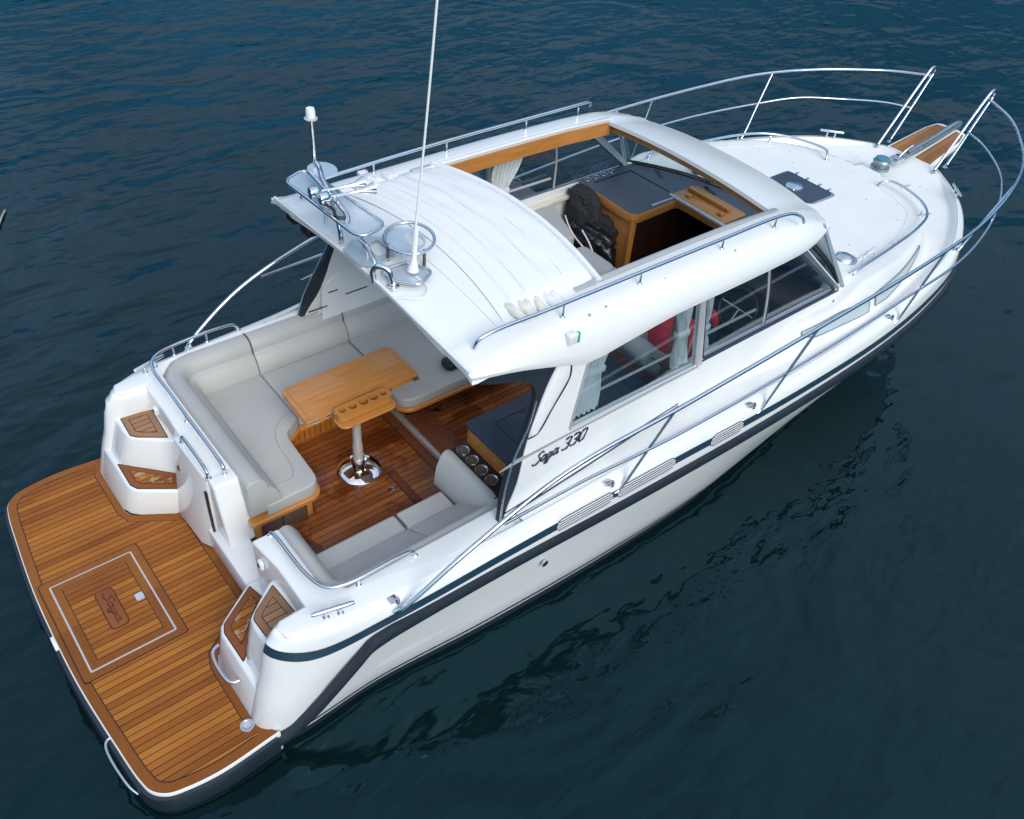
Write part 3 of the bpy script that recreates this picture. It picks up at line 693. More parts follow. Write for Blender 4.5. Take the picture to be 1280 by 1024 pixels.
# ---- bow sprit plank, roller, windlass
bm = bmesh.new()
def bz(x): return 1.60+(x-10.8)*.17
out = [(10.78, .33), (11.50, .27), (11.68, .22), (11.72, .15), (11.72, -.15), (11.68, -.22), (11.50, -.27), (10.78, -.33)]
add_loftpoly(bm, [[(x, y, bz(x)-.07) for x, y in out], [(x, y, bz(x)) for x, y in out]])
bow = finish('bow_sprit', bm, 'gel', boat, 38, .02, 3)
for s_ in (1, -1):
    pl = [(10.80, .29*s_), (11.49, .24*s_), (11.64, .19*s_), (11.66, .075*s_), (10.80, .075*s_)]
    bm = bmesh.new(); add_loftpoly(bm, [[(x, y, bz(x)-.01) for x, y in pl], [(x, y, bz(x)+.007) for x, y in pl]]); finish('sprit_teak', bm, 'sprit', bow, 38, .003)
    box('roller_cheek', (11.0, .035*s_-.006, 1.64), (11.80, .035*s_+.006, 1.70), 'galv', bow, .004).rotation_euler = (0, 0, 0)
bm = bmesh.new(); add_loftpoly(bm, [[(10.55, -.05, 1.60), (10.55, .05, 1.60), (11.82, .05, 1.735), (11.82, -.05, 1.735)], [(10.55, -.05, 1.625), (10.55, .05, 1.625), (11.82, .05, 1.80), (11.82, -.05, 1.80)]]); finish('roller_channel', bm, 'galv', bow, 38, .006)
wl = lathe('windlass', [(.115, -.01), (.115, .02), (.085, .03), (.08, .05), (.10, .06), (.105, .09), (.09, .11), (0, .115)], (10.14, 0, 1.60), 'galv', boat, seg=24)
lathe('windlass_cap', [(.088, 0), (.085, .02), (.05, .035), (0, .038)], (10.14, 0, 1.708), 'blue', wl)
bm = bmesh.new()
for k in range(12):                                                     # chain between windlass and roller
    c = Vector((10.26+k*.045, .0, 1.615+.001*k)); d = Vector((.0, .018, 0)) if k % 2 else Vector((0, 0, .018))
    add_tube(bm, [c+Vector((-.028, 0, 0)), c+d, c+Vector((.028, 0, 0)), c-d], .007, 6, True)
finish('anchor_chain', bm, 'galv', wl, 60)
box('chain_stopper', (10.42, -.06, 1.58), (10.58, .06, 1.66), 'steel', boat, .012)
tube('stopper_lever', [(10.50, -.02, 1.66), (10.56, -.03, 1.72), (10.68, -.05, 1.78)], .012, 'steel', boat)
anchor = thing('anchor', 'grey galvanised plough anchor stowed in the bow roller between two teak planks', 'anchor', (11.3, 0, 1.7))
def loc(o, ref): 
    o.matrix_parent_inverse = Matrix.Translation(-Vector(ref.location)); return o
o = tube('shank', [(10.72, 0, 1.655), (11.2, 0, 1.72), (11.75, 0, 1.81), (11.86, 0, 1.79)], .028, 'galv', anchor, 5); loc(o, anchor)
bm = bmesh.new(); add_loftpoly(bm, [[(11.86, 0, 1.80), (11.84, .02, 1.74), (11.82, 0, 1.72), (11.84, -.02, 1.74)], [(11.78, 0, 1.73), (11.72, .10, 1.60), (11.68, 0, 1.58), (11.72, -.10, 1.60)], [(11.56, 0, 1.56), (11.52, .16, 1.50), (11.50, 0, 1.46), (11.52, -.16, 1.50)], [(11.30, 0, 1.46), (11.29, .01, 1.44), (11.29, 0, 1.43), (11.29, -.01, 1.44)]])
loc(finish('fluke', bm, 'galv', anchor, 40), anchor)

# ---- side vents, small side fittings
def hull_pt(x, z_, out_, side):
    y = gy(x)+.018; return (x, side*(y+out_), z_)
for s_ in (1, -1):
    for x0, x1 in ((3.42, 3.97), (4.02, 4.63), (5.03, 5.41)):
        n = 14; path = [hull_pt(lerp(x0, x1, k/n), stz(lerp(x0, x1, k/n))-.045, .004, s_) for k in range(n+1)]
        L_ = x1-x0
        def ring(hh, oo):
            rr = hh; pts_ = []
            for k in range(25):
                a = math.pi/2+math.pi*k/24; pts_.append((x0+rr+math.cos(a)*rr, math.sin(a)*rr))
            for k in range(25):
                a = -math.pi/2+math.pi*k/24; pts_.append((x1-rr+math.cos(a)*rr, math.sin(a)*rr))
            return [hull_pt(x, stz(x)-.042+dz, oo-dz*.03, s_) for x, dz in pts_]
        bm = bmesh.new(); add_loftpoly(bm, [ring(.064, -.02), ring(.064, .010), ring(.058, .014)]); v = finish('side_vent', bm, 'gel', boat, 35)
        bm = bmesh.new(); add_tube(bm, ring(.064, .009), .0045, 6, True); finish('vent_edge', bm, 'line', v, 60)
        bm = bmesh.new()
        for q in range(4):
            dz = -.042+q*.028; e = .066-math.sqrt(max(0, .062**2-dz*dz))
            add_tube(bm, [hull_pt(lerp(x0+e, x1-e, k/8), stz(lerp(x0+e, x1-e, k/8))-.042+dz, .0145-dz*.03, s_) for k in range(9)], .0040, 6)
        finish('vent_slots', bm, 'line', v, 60)
    for x, z in ((3.36, .72), (3.30, .99)):
        lathe('drain_fitting', [(0, -.01), (.03, -.01), (.032, .006), (.02, .01), (0, .008)], (x, s_*(gy(x)+.02), z), 'steel', boat, (0, s_, 0), 14)

# ---- cabin sides with windows
def yc(z): return 1.476-(z-1.70)*(.1 if z > 1.7 else .20)
WIN1 = fillet([(3.76, 1.71), (5.19, 1.70), (5.13, 2.44), (4.02, 2.44), (3.93, 2.34)], [.02, .02, .02, .02, .03], 3)
WIN2 = fillet([(5.27, 1.735), (7.16, 1.745), (6.29, 2.46), (5.18, 2.46)], [.05, .03, .02, .02], 4)
ARCH_O = [(3.075, 1.17), (3.13, 1.29), (3.24, 1.47), (3.37, 1.86), (3.52, 2.21), (3.64, 2.40)]
ARCH_I = [(3.045, 1.17), (3.11, 1.44), (3.21, 1.68), (3.35, 1.93), (3.42, 2.14), (3.40, 2.26), (3.28, 2.36), (3.08, 2.43), (2.93, 2.49)]
side_poly = [(p[0], p[1]) for p in cat([(x, z, 0) for x, z in ARCH_O], 5)]+[(3.70, 2.44), (4.3, 2.465), (6.36, 2.48), (6.40, 2.47), (7.21, 1.765), (7.26, 1.70), (7.26, 1.36)]+[(x, gz(x)-.03) for x in (6.6, 6, 5.2, 4.5, 3.8)]
for s_ in (1, -1):
    mp = lambda x, z, d, s_=s_: (x, s_*(yc(z)-d), z)
    cs = plate('cabin_side', [side_poly, WIN1, WIN2], mp, .05, 'gel', boat)
    ai = [(p[0], p[1]) for p in cat([(x, z, 0) for x, z in ARCH_I], 5)]
    ao = [(p[0]+.004, p[1]) for p in cat([(x, z, 0) for x, z in ARCH_O], 5)]
    plate('arch_trim', [ai+[(2.95, 2.525), (3.3, 2.475), (3.60, 2.425)]+ao[::-1]], lambda x, z, d, s_=s_: (x, s_*(yc(z)-.008-d), z), .045, 'rubber', cs)
    tube('arch_edge', [(x, s_*(yc(z)+.002), z) for x, z in ARCH_I[:5]], .008, 'steel', cs, 6)
    # recessed gutter panel at the aft pillar
    rec = fillet([(3.36, 1.835), (3.43, 1.84), (3.72, 2.22), (3.73, 2.32), (3.66, 2.35)], .03, 4)
    plate('pillar_moulding', [rec], lambda x, z, d, s_=s_: (x, s_*(yc(z)+.012-d), z), .02, 'gel', cs, .006)
    tube('moulding_line', [(x, s_*(yc(z)+.006), z) for x, z in ((3.35, 1.825), (3.44, 1.835), (3.58, 2.01), (3.735, 2.22), (3.745, 2.34))], .006, 'line', cs, 6)
    # belt lines
    pl = [(3.08, 1.645), (3.74, 1.665), (5.22, 1.672), (5.22, 1.690), (3.74, 1.684), (3.24, 1.68)]
    plate('sill_line', [pl], lambda x, z, d, s_=s_: (x, s_*(yc(z)+.005-d), z), .008, 'alu', cs)
    bl = [(5.24, 1.706), (7.20, 1.722), (7.20, 1.74), (5.24, 1.724)]
    plate('belt_line', [bl], lambda x, z, d, s_=s_: (x, s_*(yc(z)+.006-d), z), .008, 'line', cs)
    for dz, th in ((0, .016), (.045, .009)):
        pl = [(3.10, 1.205+dz), (4.0, 1.28+dz), (5.0, 1.372+dz*.7), (5.0, 1.372+th+dz*.7), (4.0, 1.28+th+dz), (3.10, 1.205+th+dz)]
        plate('pin_stripe', [pl], lambda x, z, d, s_=s_: (x, s_*(yc(z)+.004-d), z), .006, 'line', cs)
    plate('pillar_trim', [[(7.165, 1.752), (7.205, 1.752), (6.40, 2.455), (6.30, 2.455)]], lambda x, z, d, s_=s_: (x, s_*(yc(z)+.005-d), z), .02, 'pillar', cs)
    # glass, seals, mullions
    for wn, lp in (('side_window', WIN1), ('side_window', WIN2)):
        gl = plate(wn, [inset(lp, -.006)], lambda x, z, d, s_=s_: (x, s_*(yc(z)-.012-d), z), .006, 'glass', boat)
        bm = bmesh.new(); add_tube(bm, [(x, s_*(yc(z)+.0), z) for x, z in lp], .012, 6, True); finish('window_seal', bm, 'line' if lp is WIN2 else 'alu', gl, 60)
        if lp is WIN2:
            tube('sliding_mullion', [(6.09, s_*1.452, 1.76), (6.06, s_*1.42, 2.1), (5.98, s_*1.386, 2.45)], .012, 'alu', gl, 4)
            tube('slider_seal', [(6.10, s_*1.462, 1.76), (6.075, s_*1.43, 2.1), (5.995, s_*1.396, 2.45)], .007, 'line', gl, 4)
            tube('grab_bar', [(5.30, s_*1.40, 1.93), (5.6, s_*1.40, 1.93), (5.98, s_*1.40, 1.93)], .014, 'alu', gl, 3)
        else:
            tube('inner_rail', [(3.95, s_*1.36, 1.84), (4.6, s_*1.36, 1.84), (5.15, s_*1.36, 1.84)], .012, 'alu', gl, 3)
    plate('door_post', [[(5.195, 1.69), (5.262, 1.69), (5.175, 2.45), (5.12, 2.45)]], lambda x, z, d, s_=s_: (x, s_*(yc(z)+.012-d), z), .04, 'alu', cs, .004)
    # name and model on the cabin side
    if True:
        fl = 1 if s_ < 0 else -1
        def side_map(x0, k, fl=fl, s_=s_):
            def g(u, v):
                x = 3.665+fl*((x0-3.665)+u*k+v*.052); z = 1.548+v*.084+(x0+u*k-3.37)*.02
                return (x, s_*(yc(z)+.004), z)
            return g
        letters('name_lettering', SAGA, side_map(3.385, .124), .0066, 'line', cs)
        letters('model_number', N330, side_map(3.68, .122), .0074, 'line', cs)
    # port hole light, nav light
    nl = box('navigation_light', (3.68, s_*1.40-.03, 2.515), (3.77, s_*1.40+.03, 2.60), 'gel', boat, .012, 3)
    lathe('coloured_lens', [(0, 0), (.022, 0), (.02, .07), (0, .073)], (3.768, s_*1.412, 2.522), 'green' if s_ < 0 else 'red', nl, seg=12)

# ---- roof
SKX = [2.85, 3.25, 3.7, 3.88, 4.26, 4.78, 5.35, 6.5, 6.8, 7.05]; SKZ = [2.555, 2.475, 2.34, 2.28, 2.315, 2.37, 2.375, 2.385, 2.40, 2.44]
def roof_w(x): return interp([2.85, 4, 5.2, 6.2, 6.6, 6.85, 7.05], [1.40, 1.45, 1.46, 1.45, 1.43, 1.40, 1.36], x)
YS = [0, .2, .4, .6, .8, .95, 1.05, 1.10, 1.16, 1.22, 1.28]
def roof_z(x, y):
    e = 1-(min(abs(y), 1.05)/1.05)**2
    base = interp([2.85, 3.2, 4.4, 5.5, 6.3, 6.7, 7.05], [2.60, 2.625, 2.645, 2.645, 2.62, 2.57, 2.485], x)
    return base+.085*e*interp([2.85, 4, 6.3, 7.05], [1, 1, .7, .35], x)
def nose(x, y):
    """front of the roof bows forward in plan"""
    lim = 7.06-.24*(abs(y)/1.42)**3
    return x if x < 6.35 else 6.35+(x-6.35)/(7.05-6.35)*(lim-6.35)
XS = [2.85, 2.90, 3.0, 3.15, 3.3, 3.5, 3.7, 3.88, 4.05, 4.26, 4.4, 4.6, 4.8, 5.0, 5.3, 5.6, 5.9, 6.15, 6.35, 6.45, 6.6, 6.75, 6.88, 6.98, 7.05]
rows = []; ycols = None
for x in XS:
    w_ = roof_w(x); zk = interp(SKX, SKZ, x); right = []
    for y in YS: right.append((y, roof_z(x, y)+(.018*math.exp(-((y-1.13)/.04)**2) if y > 1 else 0)))
    ze = right[-1][1]
    right += [(lerp(1.28, w_, .25), ze-(ze-zk)*.07), (lerp(1.28, w_, .55), ze-(ze-zk)*.21), (lerp(1.28, w_, .82), ze-(ze-zk)*.44), (lerp(1.28, w_, .965), ze-(ze-zk)*.70), (w_, zk+.03), (w_-.008, zk)]
    full = [(-y, z) for y, z in right[::-1][:-1]]+right
    rows.append([(nose(x, y), y, z) for y, z in full])
nc = len(rows[0]); ymid = [p[1] for p in rows[0]]
def skip(i, j):
    xm = (XS[i]+XS[i+1])/2; ya = (ymid[j]+ymid[j+1])/2
    return 4.0 < xm < 6.35 and abs(ya) < 1.05
roof = grid('roof', rows, 'gel', boat, 50, .035, skip)
roof.data.materials[0] = MT['gel']
# raised aft lip and seams
tube('aft_lip', [(2.865, -1.36, 2.60), (2.855, -.7, 2.655), (2.855, 0, 2.69), (2.855, .7, 2.655), (2.865, 1.36, 2.60)], .016, 'gel', roof, 6)
sweep('roof_seam', [(3.30, -1.15, roof_z(3.3, 1.05)+.012)]+[(3.30, y, roof_z(3.3, y)+.004) for y in (-1.05, -.8, -.4, 0, .4, .8, 1.05)]+[(3.30, 1.15, roof_z(3.3, 1.05)+.012)], [(-.003, 0), (.003, 0), (.003, .003), (-.003, .003)], 'canvas', roof)
# folded sliding canvas: a pleated pack across the roof
bm = bmesh.new(); prof = []
n = 60
for k in range(n+1):
    x = lerp(3.46, 4.36, k/n); t = k/n
    b_ = .006+.050*sstep(t*2.2)*(1-.25*sstep((t-.55)*3))-.03*sstep((t-.9)*10)
    rip_ = .0065*math.sin(t*2*math.pi*6.2+.6)*(1-sstep((t-.55)*8)) + .004*sstep((t-.6)*14)
    prof.append((x, b_+rip_))
rows = []
for k in range(41):
    y = lerp(-1.10, 1.10, k/40); e = 1-sstep((abs(y)-.96)/.14)*.8
    rows.append([(x-.10*(y/1.1)**2+(.06 if h > .05 else 0)*0, y, roof_z(min(x, 4.4), y)+h*e*(1+.05*math.sin(y*9+x*20))) for x, h in prof])
canvas = grid('folded_roof_canvas', rows, 'canvas', boat, 70, .006)
bm = bmesh.new()
add_tube(bm, [(4.36-.10*(y/1.08)**2, y, roof_z(4.36, y)+.03) for y in [-1.08+.054*k for k in range(41)]], .026, 8); finish('canvas_front_bow', bm, 'canvas', canvas, 60)
for x in (3.60, 3.74, 3.93, 4.10):
    bm = bmesh.new(); hh = interp([p[0] for p in prof], [p[1] for p in prof], x)
    add_tube(bm, [(x-.10*(y/1.1)**2, y, roof_z(min(x, 4.4), y)+hh+.0012) for y in [-.92+.046*k for k in range(41)]], .0022, 5); finish('canvas_seam', bm, 'cream', canvas, 60)
for s_ in (1, -1):                                                     # gathered folds at both ends
    for q in range(6):
        x = 3.50+q*.072+.01*math.sin(q*2.3); rows = []; tw_ = .05*math.sin(q*1.7+.5)
        for i in range(13):
            a = i/12*math.pi; rows.append([(x+.036*math.cos(a)+tw_*(j/10)**2-.03*(j/10), s_*lerp(.90, 1.165, j/10), roof_z(x, 1.05)+.016+(.040+.012*math.sin(q*3.1))*math.sin(a)**1.0*sstep(.25+j*.14)*(1-.55*sstep((j-6)/4))+.004*math.sin(j*1.9+q*2+i)) for j in range(11)])
        grid('canvas_fold', rows, 'cream' if (s_ < 0 and q < 4) else 'canvas', canvas, 70, .004)
    box('canvas_slider', (4.02, s_*1.075-.022, 2.655), (4.22, s_*1.075+.022, 2.675), 'alu', roof, .004)
# opening trim: wood under the edge, guide rails beside
for s_ in (1, -1):
    sweep('opening_wood', [(x, s_*1.035, roof_z(x, 1.05)) for x in (4.30, 4.8, 5.3, 5.8, 6.37)], [(-.012, -.135), (.012, -.135), (.012, -.008), (-.012, -.008)], 'varnish', roof)
    sweep('guide_rail', [(x, s_*1.062, roof_z(x, 1.05)+.012) for x in (4.15, 4.8, 5.3, 5.8, 6.40)], [(-.022, 0), (.022, 0), (.022, .016), (-.022, .016)], 'alu' if s_ < 0 else 'gel', roof, bevel=.004)
    box('rail_stop', (4.28, s_*1.02-.012, 2.50), (4.36, s_*1.02+.012, 2.63), 'black', roof, .004)
sweep('front_wood', [(nose(6.42, y), y, roof_z(6.42, y)) for y in (-1.05, -.7, -.35, 0, .35, .7, 1.05)], [(-.012, -.11), (.012, -.11), (.012, -.015), (-.012, -.015)], 'varnish', roof)
sweep('aft_beam', [(4.05, y, roof_z(4.05, y)) for y in (-1.05, -.7, -.35, 0, .35, .7, 1.05)], [(-.012, -.12), (.012, -.12), (.012, -.04), (-.012, -.04)], 'varnish', roof)
# roof hand rails
for s_ in (1, -1):
    pts = [(3.02, 1.19, 2.63), (3.05, 1.195, 2.69), (3.14, 1.21, 2.725), (3.6, 1.235, 2.74), (4.4, 1.255, 2.75), (5.4, 1.265, 2.75), (6.15, 1.275, 2.745), (6.30, 1.30, 2.73), (6.37, 1.34, 2.69), (6.38, 1.365, 2.65)]
    rail('roof_rail', [(x, y*s_, z) for x, y, z in pts], [((x, 1.255*s_, roof_z(x, 1.25)-.005), .10) for x in (3.75, 4.52, 5.45, 6.12)], roof, .0155)
for x, y in ((3.06, -1.30), (3.06, 1.30), (4.12, -1.32), (4.75, -1.30), (5.55, -1.32), (3.95, -1.33)):
    lathe('roof_stud', [(.009, -.01), (.009, .004), (0, .006)], (x, y, roof_z(x, 1.2)-.012), 'alu', roof, seg=10)
# spot lights hanging under the aft edge
for y in (1.20, .96):
    b = box('deck_flood_light', (2.90, y-.07, 2.44), (3.0, y+.07, 2.54), 'black', boat, .012)
    box('light_bracket', (2.93, y-.02, 2.53), (2.97, y+.02, 2.575), 'black', b, .003)

# ---- windscreen
def ws_base(y): return (7.76-.56*(abs(y)/1.5)**2.2, y, 1.79)
def ws_top(y): return (nose(6.93, y*.9)-.0, y*.89, roof_z(6.8, y)-.045)
ys = [-1.5+3*k/30 for k in range(31)]
rows = [[tuple(Vector(ws_base(y)).lerp(Vector(ws_top(y)), t/6)) for y in ys] for t in range(7)]
ws = grid('windscreen', rows, 'glass_clear', boat, 60, .008)
tube('screen_seal', [ws_base(y) for y in ys], .014, 'black', ws, 1, straight=True)
for y in (-1.5, 1.5): tube('screen_pillar', [ws_base(y), tuple(Vector(ws_base(y)).lerp(Vector(ws_top(y)), .5)), ws_top(y)], .020, 'plate', ws, 3)
for y in (-.62, .62, ): tube('screen_mullion', [ws_base(y), tuple(Vector(ws_base(y)).lerp(Vector(ws_top(y)), .5)), ws_top(y)], .012, 'black', ws, 3)
for y0, y1 in ((.85, .30), (-.25, -.75)):
    b = Vector(ws_base(y0)); m_ = lathe('wiper_motor', [(0, -.03), (.045, -.03), (.045, .04), (.02, .05), (0, .05)], (b.x+.10, b.y, 1.82), 'black', boat, (0, 1, 0), 14)
    t0 = b+Vector((.07, .0, .05)); t1 = Vector(ws_base(y1)).lerp(Vector(ws_top(y1)), .55)+Vector((.04, 0, .03))
    tube('wiper_arm', [t0, t0.lerp(t1, .5)+Vector((.02, 0, .03)), t1], .009, 'black', m_, 4)
    tube('wiper_blade', [t1+Vector((.12, .10, -.12)), t1, t1+Vector((-.12, -.10, .12))], .010, 'black', m_, 3)

# ---- cockpit floor
floor = box('cockpit_sole', (1.62, -1.45, .40), (3.46, 1.62, .496), 'teak_in', boat, .002)
for pl, nm in ((rect(3.355, 3.43, -1.25, 1.4), 'sole_border'), (rect(2.985, 3.05, -.86, -.10), 'sole_board')):
    prism(nm, pl, .48, .5, 'teak_inb', floor)
    prism('sole_caulk', inset(pl, -.008), .48, .498, 'caulk', floor)
bd = [(1.93, -.30), (2.00, -.30), (2.10, -.48), (2.03, -.52)]
prism('sole_board', bd, .48, .5, 'teak_inb', floor); prism('sole_board', [(2.03, -.52), (2.10, -.48), (1.98, -.76), (1.92, -.74)], .48, .5005, 'teak_inb', floor)
lathe('lift_ring', [(.03, 0), (.03, .004), (.02, .006), (0, .005)], (2.90, -.27, .497), 'chrome', floor, seg=14)
box('sole_step_strip', (3.455, -1.4, .40), (3.50, 1.5, .535), 'alu', boat, .006)
sal = box('saloon_sole', (3.50, -1.45, .40), (6.5, 1.45, .55), 'teak_in', boat, .002)
prism('threshold_board', rect(3.505, 3.66, -1.3, 1.4), .53, .5545, 'teak_inb', sal, .002)
prism('saloon_board', rect(3.672, 3.74, -1.3, 1.4), .53, .5535, 'teak_inb', sal)
prism('saloon_board', rect(4.86, 4.93, -1.3, 1.4), .53, .5535, 'teak_inb', sal)
prism('saloon_board', rect(4.99, 5.05, -1.3, 1.4), .53, .5535, 'teak_inb', sal)
for x, y in ((3.79, .32), (4.74, .28)): lathe('lift_ring', [(.03, 0), (.03, .004), (.02, .006), (0, .005)], (x, y, .552), 'chrome', sal, seg=14)
for s_ in (1, -1):                                                     # inner lining walls
    box('cockpit_liner', (1.66, s_*1.45-(.0 if s_ < 0 else -.14), .40), (3.3, s_*1.45+(.02 if s_ < 0 else .16), .88), 'gel', boat, .005)
    bmx = [(3.2, .45), (7.1, .45), (7.1, 1.70), (3.5, 1.66), (3.26, 1.5)]
    plate('cabin_liner', [bmx], lambda x, z, d, s_=s_: (x, s_*(1.455-d), z), .02, 'gel', boat)
    for x0, x1, z in ((3.32, 3.42, 1.44), (3.50, 3.74, 1.36), (3.10, 3.30, 1.30)): box('liner_slot', (x0, s_*1.434-.004, z), (x1, s_*1.434+.004, z+.010), 'black', boat, 0)

# ---- cockpit sofa, port side (L shape)
def back_section(h=1.215): return [(0.0, .84), (0.0, h-.03), (-.03, h), (-.11, h-.002), (-.158, h-.035), (-.182, h-.10), (-.184, h-.128), (-.196, h-.135), (-.235, h-.17), (-.272, .97), (-.29, .86), (-.28, .84)]
def path_L(pts, r, n=8): return [(p[0], p[1], 0) for p in pts]
# rounded path, travelling aft end -> corner -> forward, inward is to the right
full = []
cx, cy, rr = 1.66+.30, 1.60-.30, .30
p_aft = [(1.66, lerp(-.185, cy, k/6)) for k in range(7)]
p_cor = [(cx-rr*math.cos(R(90)*k/8), cy+rr*math.sin(R(90)*k/8)) for k in range(1, 9)]
def run(x0, x1): return [(lerp(x0, x1, k/5), 1.60) for k in range(6)]
sec = back_section()
seat_back = sweep('sofa_backrest', [(x, y, 0) for x, y in p_aft+p_cor+[(2.2, 1.60), (2.497, 1.60)]], sec, 'vinyl', boat, smooth=60, bevel=.012, seg=3)
for x0, x1 in ((2.503, 3.447), (3.453, 4.60)):
    sweep('sofa_backrest', [(x, y, 0) for x, y in run(x0, x1)], sec, 'vinyl', boat, smooth=60, bevel=.012, seg=3)
for x in (2.50, 3.45):
    bm = bmesh.new(); add_tube(bm, [(x, 1.60+n_+.002*(0), z+.003) for n_, z in sec[1:8]], .005, 6); finish('backrest_piping', bm, 'seam', seat_back, 60)
def cushion(name, poly, z0, z1, parent=boat, m='vinyl', bev=.035):
    return prism(name, poly, z0, z1, m, parent, bev, 4, 60)
aftc = fillet([(1.80, -.19), (2.28, -.19), (2.31, .40), (2.34, .50), (2.496, .60), (2.496, 1.33), (1.86, 1.33), (1.80, 1.2)], [.02, .13, .2, .2, .0, .0, .02, .05], 6)
cushion('sofa_cushion', aftc, .78, .905)
cushion('sofa_cushion', [(2.504, .60), (3.30, .60), (3.30, .50), (3.345, .50), (3.446, .50), (3.446, 1.33), (2.504, 1.33)], .78, .90)
cushion('sofa_cushion', fillet([(3.37, .24), (4.70, .22), (4.70, 1.33), (3.454, 1.33), (3.454, .62), (3.37, .56)], [.16, 0, 0, 0, 0, 0.02], 7), .80, .905)
# stitched welt line on the aft seat and along the bench
bm = bmesh.new(); add_tube(bm, cat([(1.90, -.02, .9065), (2.10, -.03, .9085), (2.17, .10, .9085), (2.19, .36, .9085), (2.26, .56, .9085), (2.40, .68, .9085), (2.49, .70, .9085)], 8), .0035, 6); finish('cushion_seam', bm, 'vinyl', seat_back, 60)
for nm, pl in (('seat_rim', aftc), ('seat_rim', fillet([(3.37, .24), (4.70, .22), (4.70, 1.33), (3.454, 1.33), (3.454, .62), (3.37, .56)], [.16, 0, 0, 0, 0, 0.02], 7))):
    if pl is aftc: pl = fillet([(1.665, -.20), (2.28, -.20), (2.31, .40), (2.34, .50), (2.496, .60), (2.496, 1.33), (1.665, 1.33)], [.01, .13, .2, .2, 0, 0, 0], 6); aftc = pl
    prism(nm, inset(pl, -.018), .735 if pl is aftc else .755, .785 if pl is aftc else .803, 'wood_rim', boat, .012, 3)
prism('seat_rim', rect(2.49, 3.37, .585, 1.3), .735, .785, 'wood_rim', boat, .008, 2)
bench = prism('bench_front', [(2.36, .70), (3.30, .70), (3.30, 1.3), (1.95, 1.3), (1.95, .60), (2.22, .60)], .49, .76, 'varnish_y', boat, .004)
for k in range(16): box('bench_slat_gap', (2.42+k*.055, .697, .51), (2.424+k*.055, .703, .74), 'wood_dark_shade', bench, 0)
prism('bench_front', rect(3.52, 4.7, .40, 1.3), .53, .78, 'wood_dark_shade', boat, .004)
bx = box('aft_seat_plinth', (1.69, -.10, .49), (2.20, .62, .74), 'plinth', boat, .004)
box('plinth_post', (2.165, -.125, .49), (2.215, -.07, .74), 'varnish', bx, .004); box('plinth_post', (1.685, -.15, .49), (1.74, -.09, .74), 'varnish', bx, .004)
box('locker_door', (1.95, -.118, .50), (2.15, -.09, .72), 'plinth', bx, .004); box('locker_handle', (1.98, -.133, .675), (2.12, -.116, .695), 'steel', bx, .003)

# ---- cockpit sofa, starboard
secs = [(0.0, .82), (0.0, 1.10), (.012, 1.125), (.05, 1.138), (.085, 1.130), (.112, 1.10), (.135, 1.06), (.142, 1.045), (.155, 1.02), (.172, .93), (.18, .86), (.175, .82)]
# aft bolster, corner, side back, corner, forward bolster (inward is to the left travelling aft->fwd along -y side)
ps = [(1.68, -.64), (1.68, -1.0), (1.68, -1.22)]+[(1.88-.20*math.cos(R(90)*k/6), -1.22-.20*math.sin(R(90)*k/6)) for k in range(1, 7)]+[(2.05, -1.42), (2.55, -1.42), (3.0, -1.42), (3.15, -1.42), (3.235, -1.36), (3.255, -1.25), (3.255, -.95), (3.255, -.70), (3.245, -.65)]
s_back = sweep('sofa_backrest', [(x, y, 0) for x, y in ps], secs, 'vinyl', boat, smooth=60, bevel=.012, seg=3)
prism('back_cushion', [(-1.40, .80), (-1.40, 1.09), (-1.365, 1.118), (-1.325, 1.112), (-1.285, 1.07), (-1.13, .96), (-1.02, .90), (-1.0, .80)], 1.79, 2.598, 'vinyl', boat, .022, 3, 60, 'x')
prism('back_cushion', [(-1.40, .80), (-1.40, 1.09), (-1.365, 1.118), (-1.325, 1.112), (-1.285, 1.07), (-1.13, .96), (-1.02, .90), (-1.0, .80)], 2.602, 3.10, 'vinyl', boat, .022, 3, 60, 'x')
for x0, x1 in ((1.80, 2.596), (2.604, 3.06)): cushion('sofa_cushion', [(x0, -.80), (x1, -.80), (x1, -1.27), (x0, -1.27)], .76, .87, bev=.03)
box('seat_plinth', (1.75, -1.35, .49), (3.2, -.85, .77), 'varnish', boat, .005)
for x in (2.60,): 
    bm = bmesh.new(); add_tube(bm, [(x, -.797, .80), (x, -.815, .868), (x, -.98, .873)], .005, 6); finish('backrest_piping', bm, 'seam', s_back, 60)

# ---- table
tab = thing('cockpit_table', 'folded varnished wood table with cup holder bar on a chrome pedestal', 'table', (2.80, .10, .5))
tp = fillet([(2.385, .185), (3.525, .21), (3.535, .72), (2.40, .70)], [.02, .03, .10, .09], 6)
t1 = loc(prism('table_top', tp, 1.155, 1.178, 'varnish', tab, .006, 3), tab)
t2 = loc(prism('folded_leaf', inset(tp, .004), 1.182, 1.205, 'varnish', tab, .006, 3), tab)
b2 = bmesh.new(); lp = [(x, y, 1.2055) for x, y in inset(tp, .045)]; add_tube(b2, lp, .0035, 6, True); loc(finish('table_fiddle', b2, 'wood_rim', tab, 60), tab)
cb_ = fillet(rect(2.61, 3.17, -.005, .19), .085, 7)
loc(prism('holder_shelf', cb_, 1.14, 1.165, 'wood_rim', tab, .008, 3), tab)
holes = [(2.69, .018), (2.79, .023), (2.895, .0255), (2.995, .023), (3.09, .018)]
barp = fillet(rect(2.625, 3.16, .062, .192), .058, 7)
hl = [[(x+r*1.72*math.cos(2*math.pi*k/20), .127+r*1.72*math.sin(2*math.pi*k/20)) for k in range(20)] for x, r in holes]
loc(plate('cup_holder', [barp]+hl, lambda x, y, d: (x, y, 1.248-d), .075, 'wood_rim', tab), tab)
for x in (2.47, 2.60, 3.18, 3.47): loc(lathe('hinge', [(.012, -.03), (.013, .03)], (x, .188, 1.185), 'chrome', tab, (1, 0, 0), 10), tab)
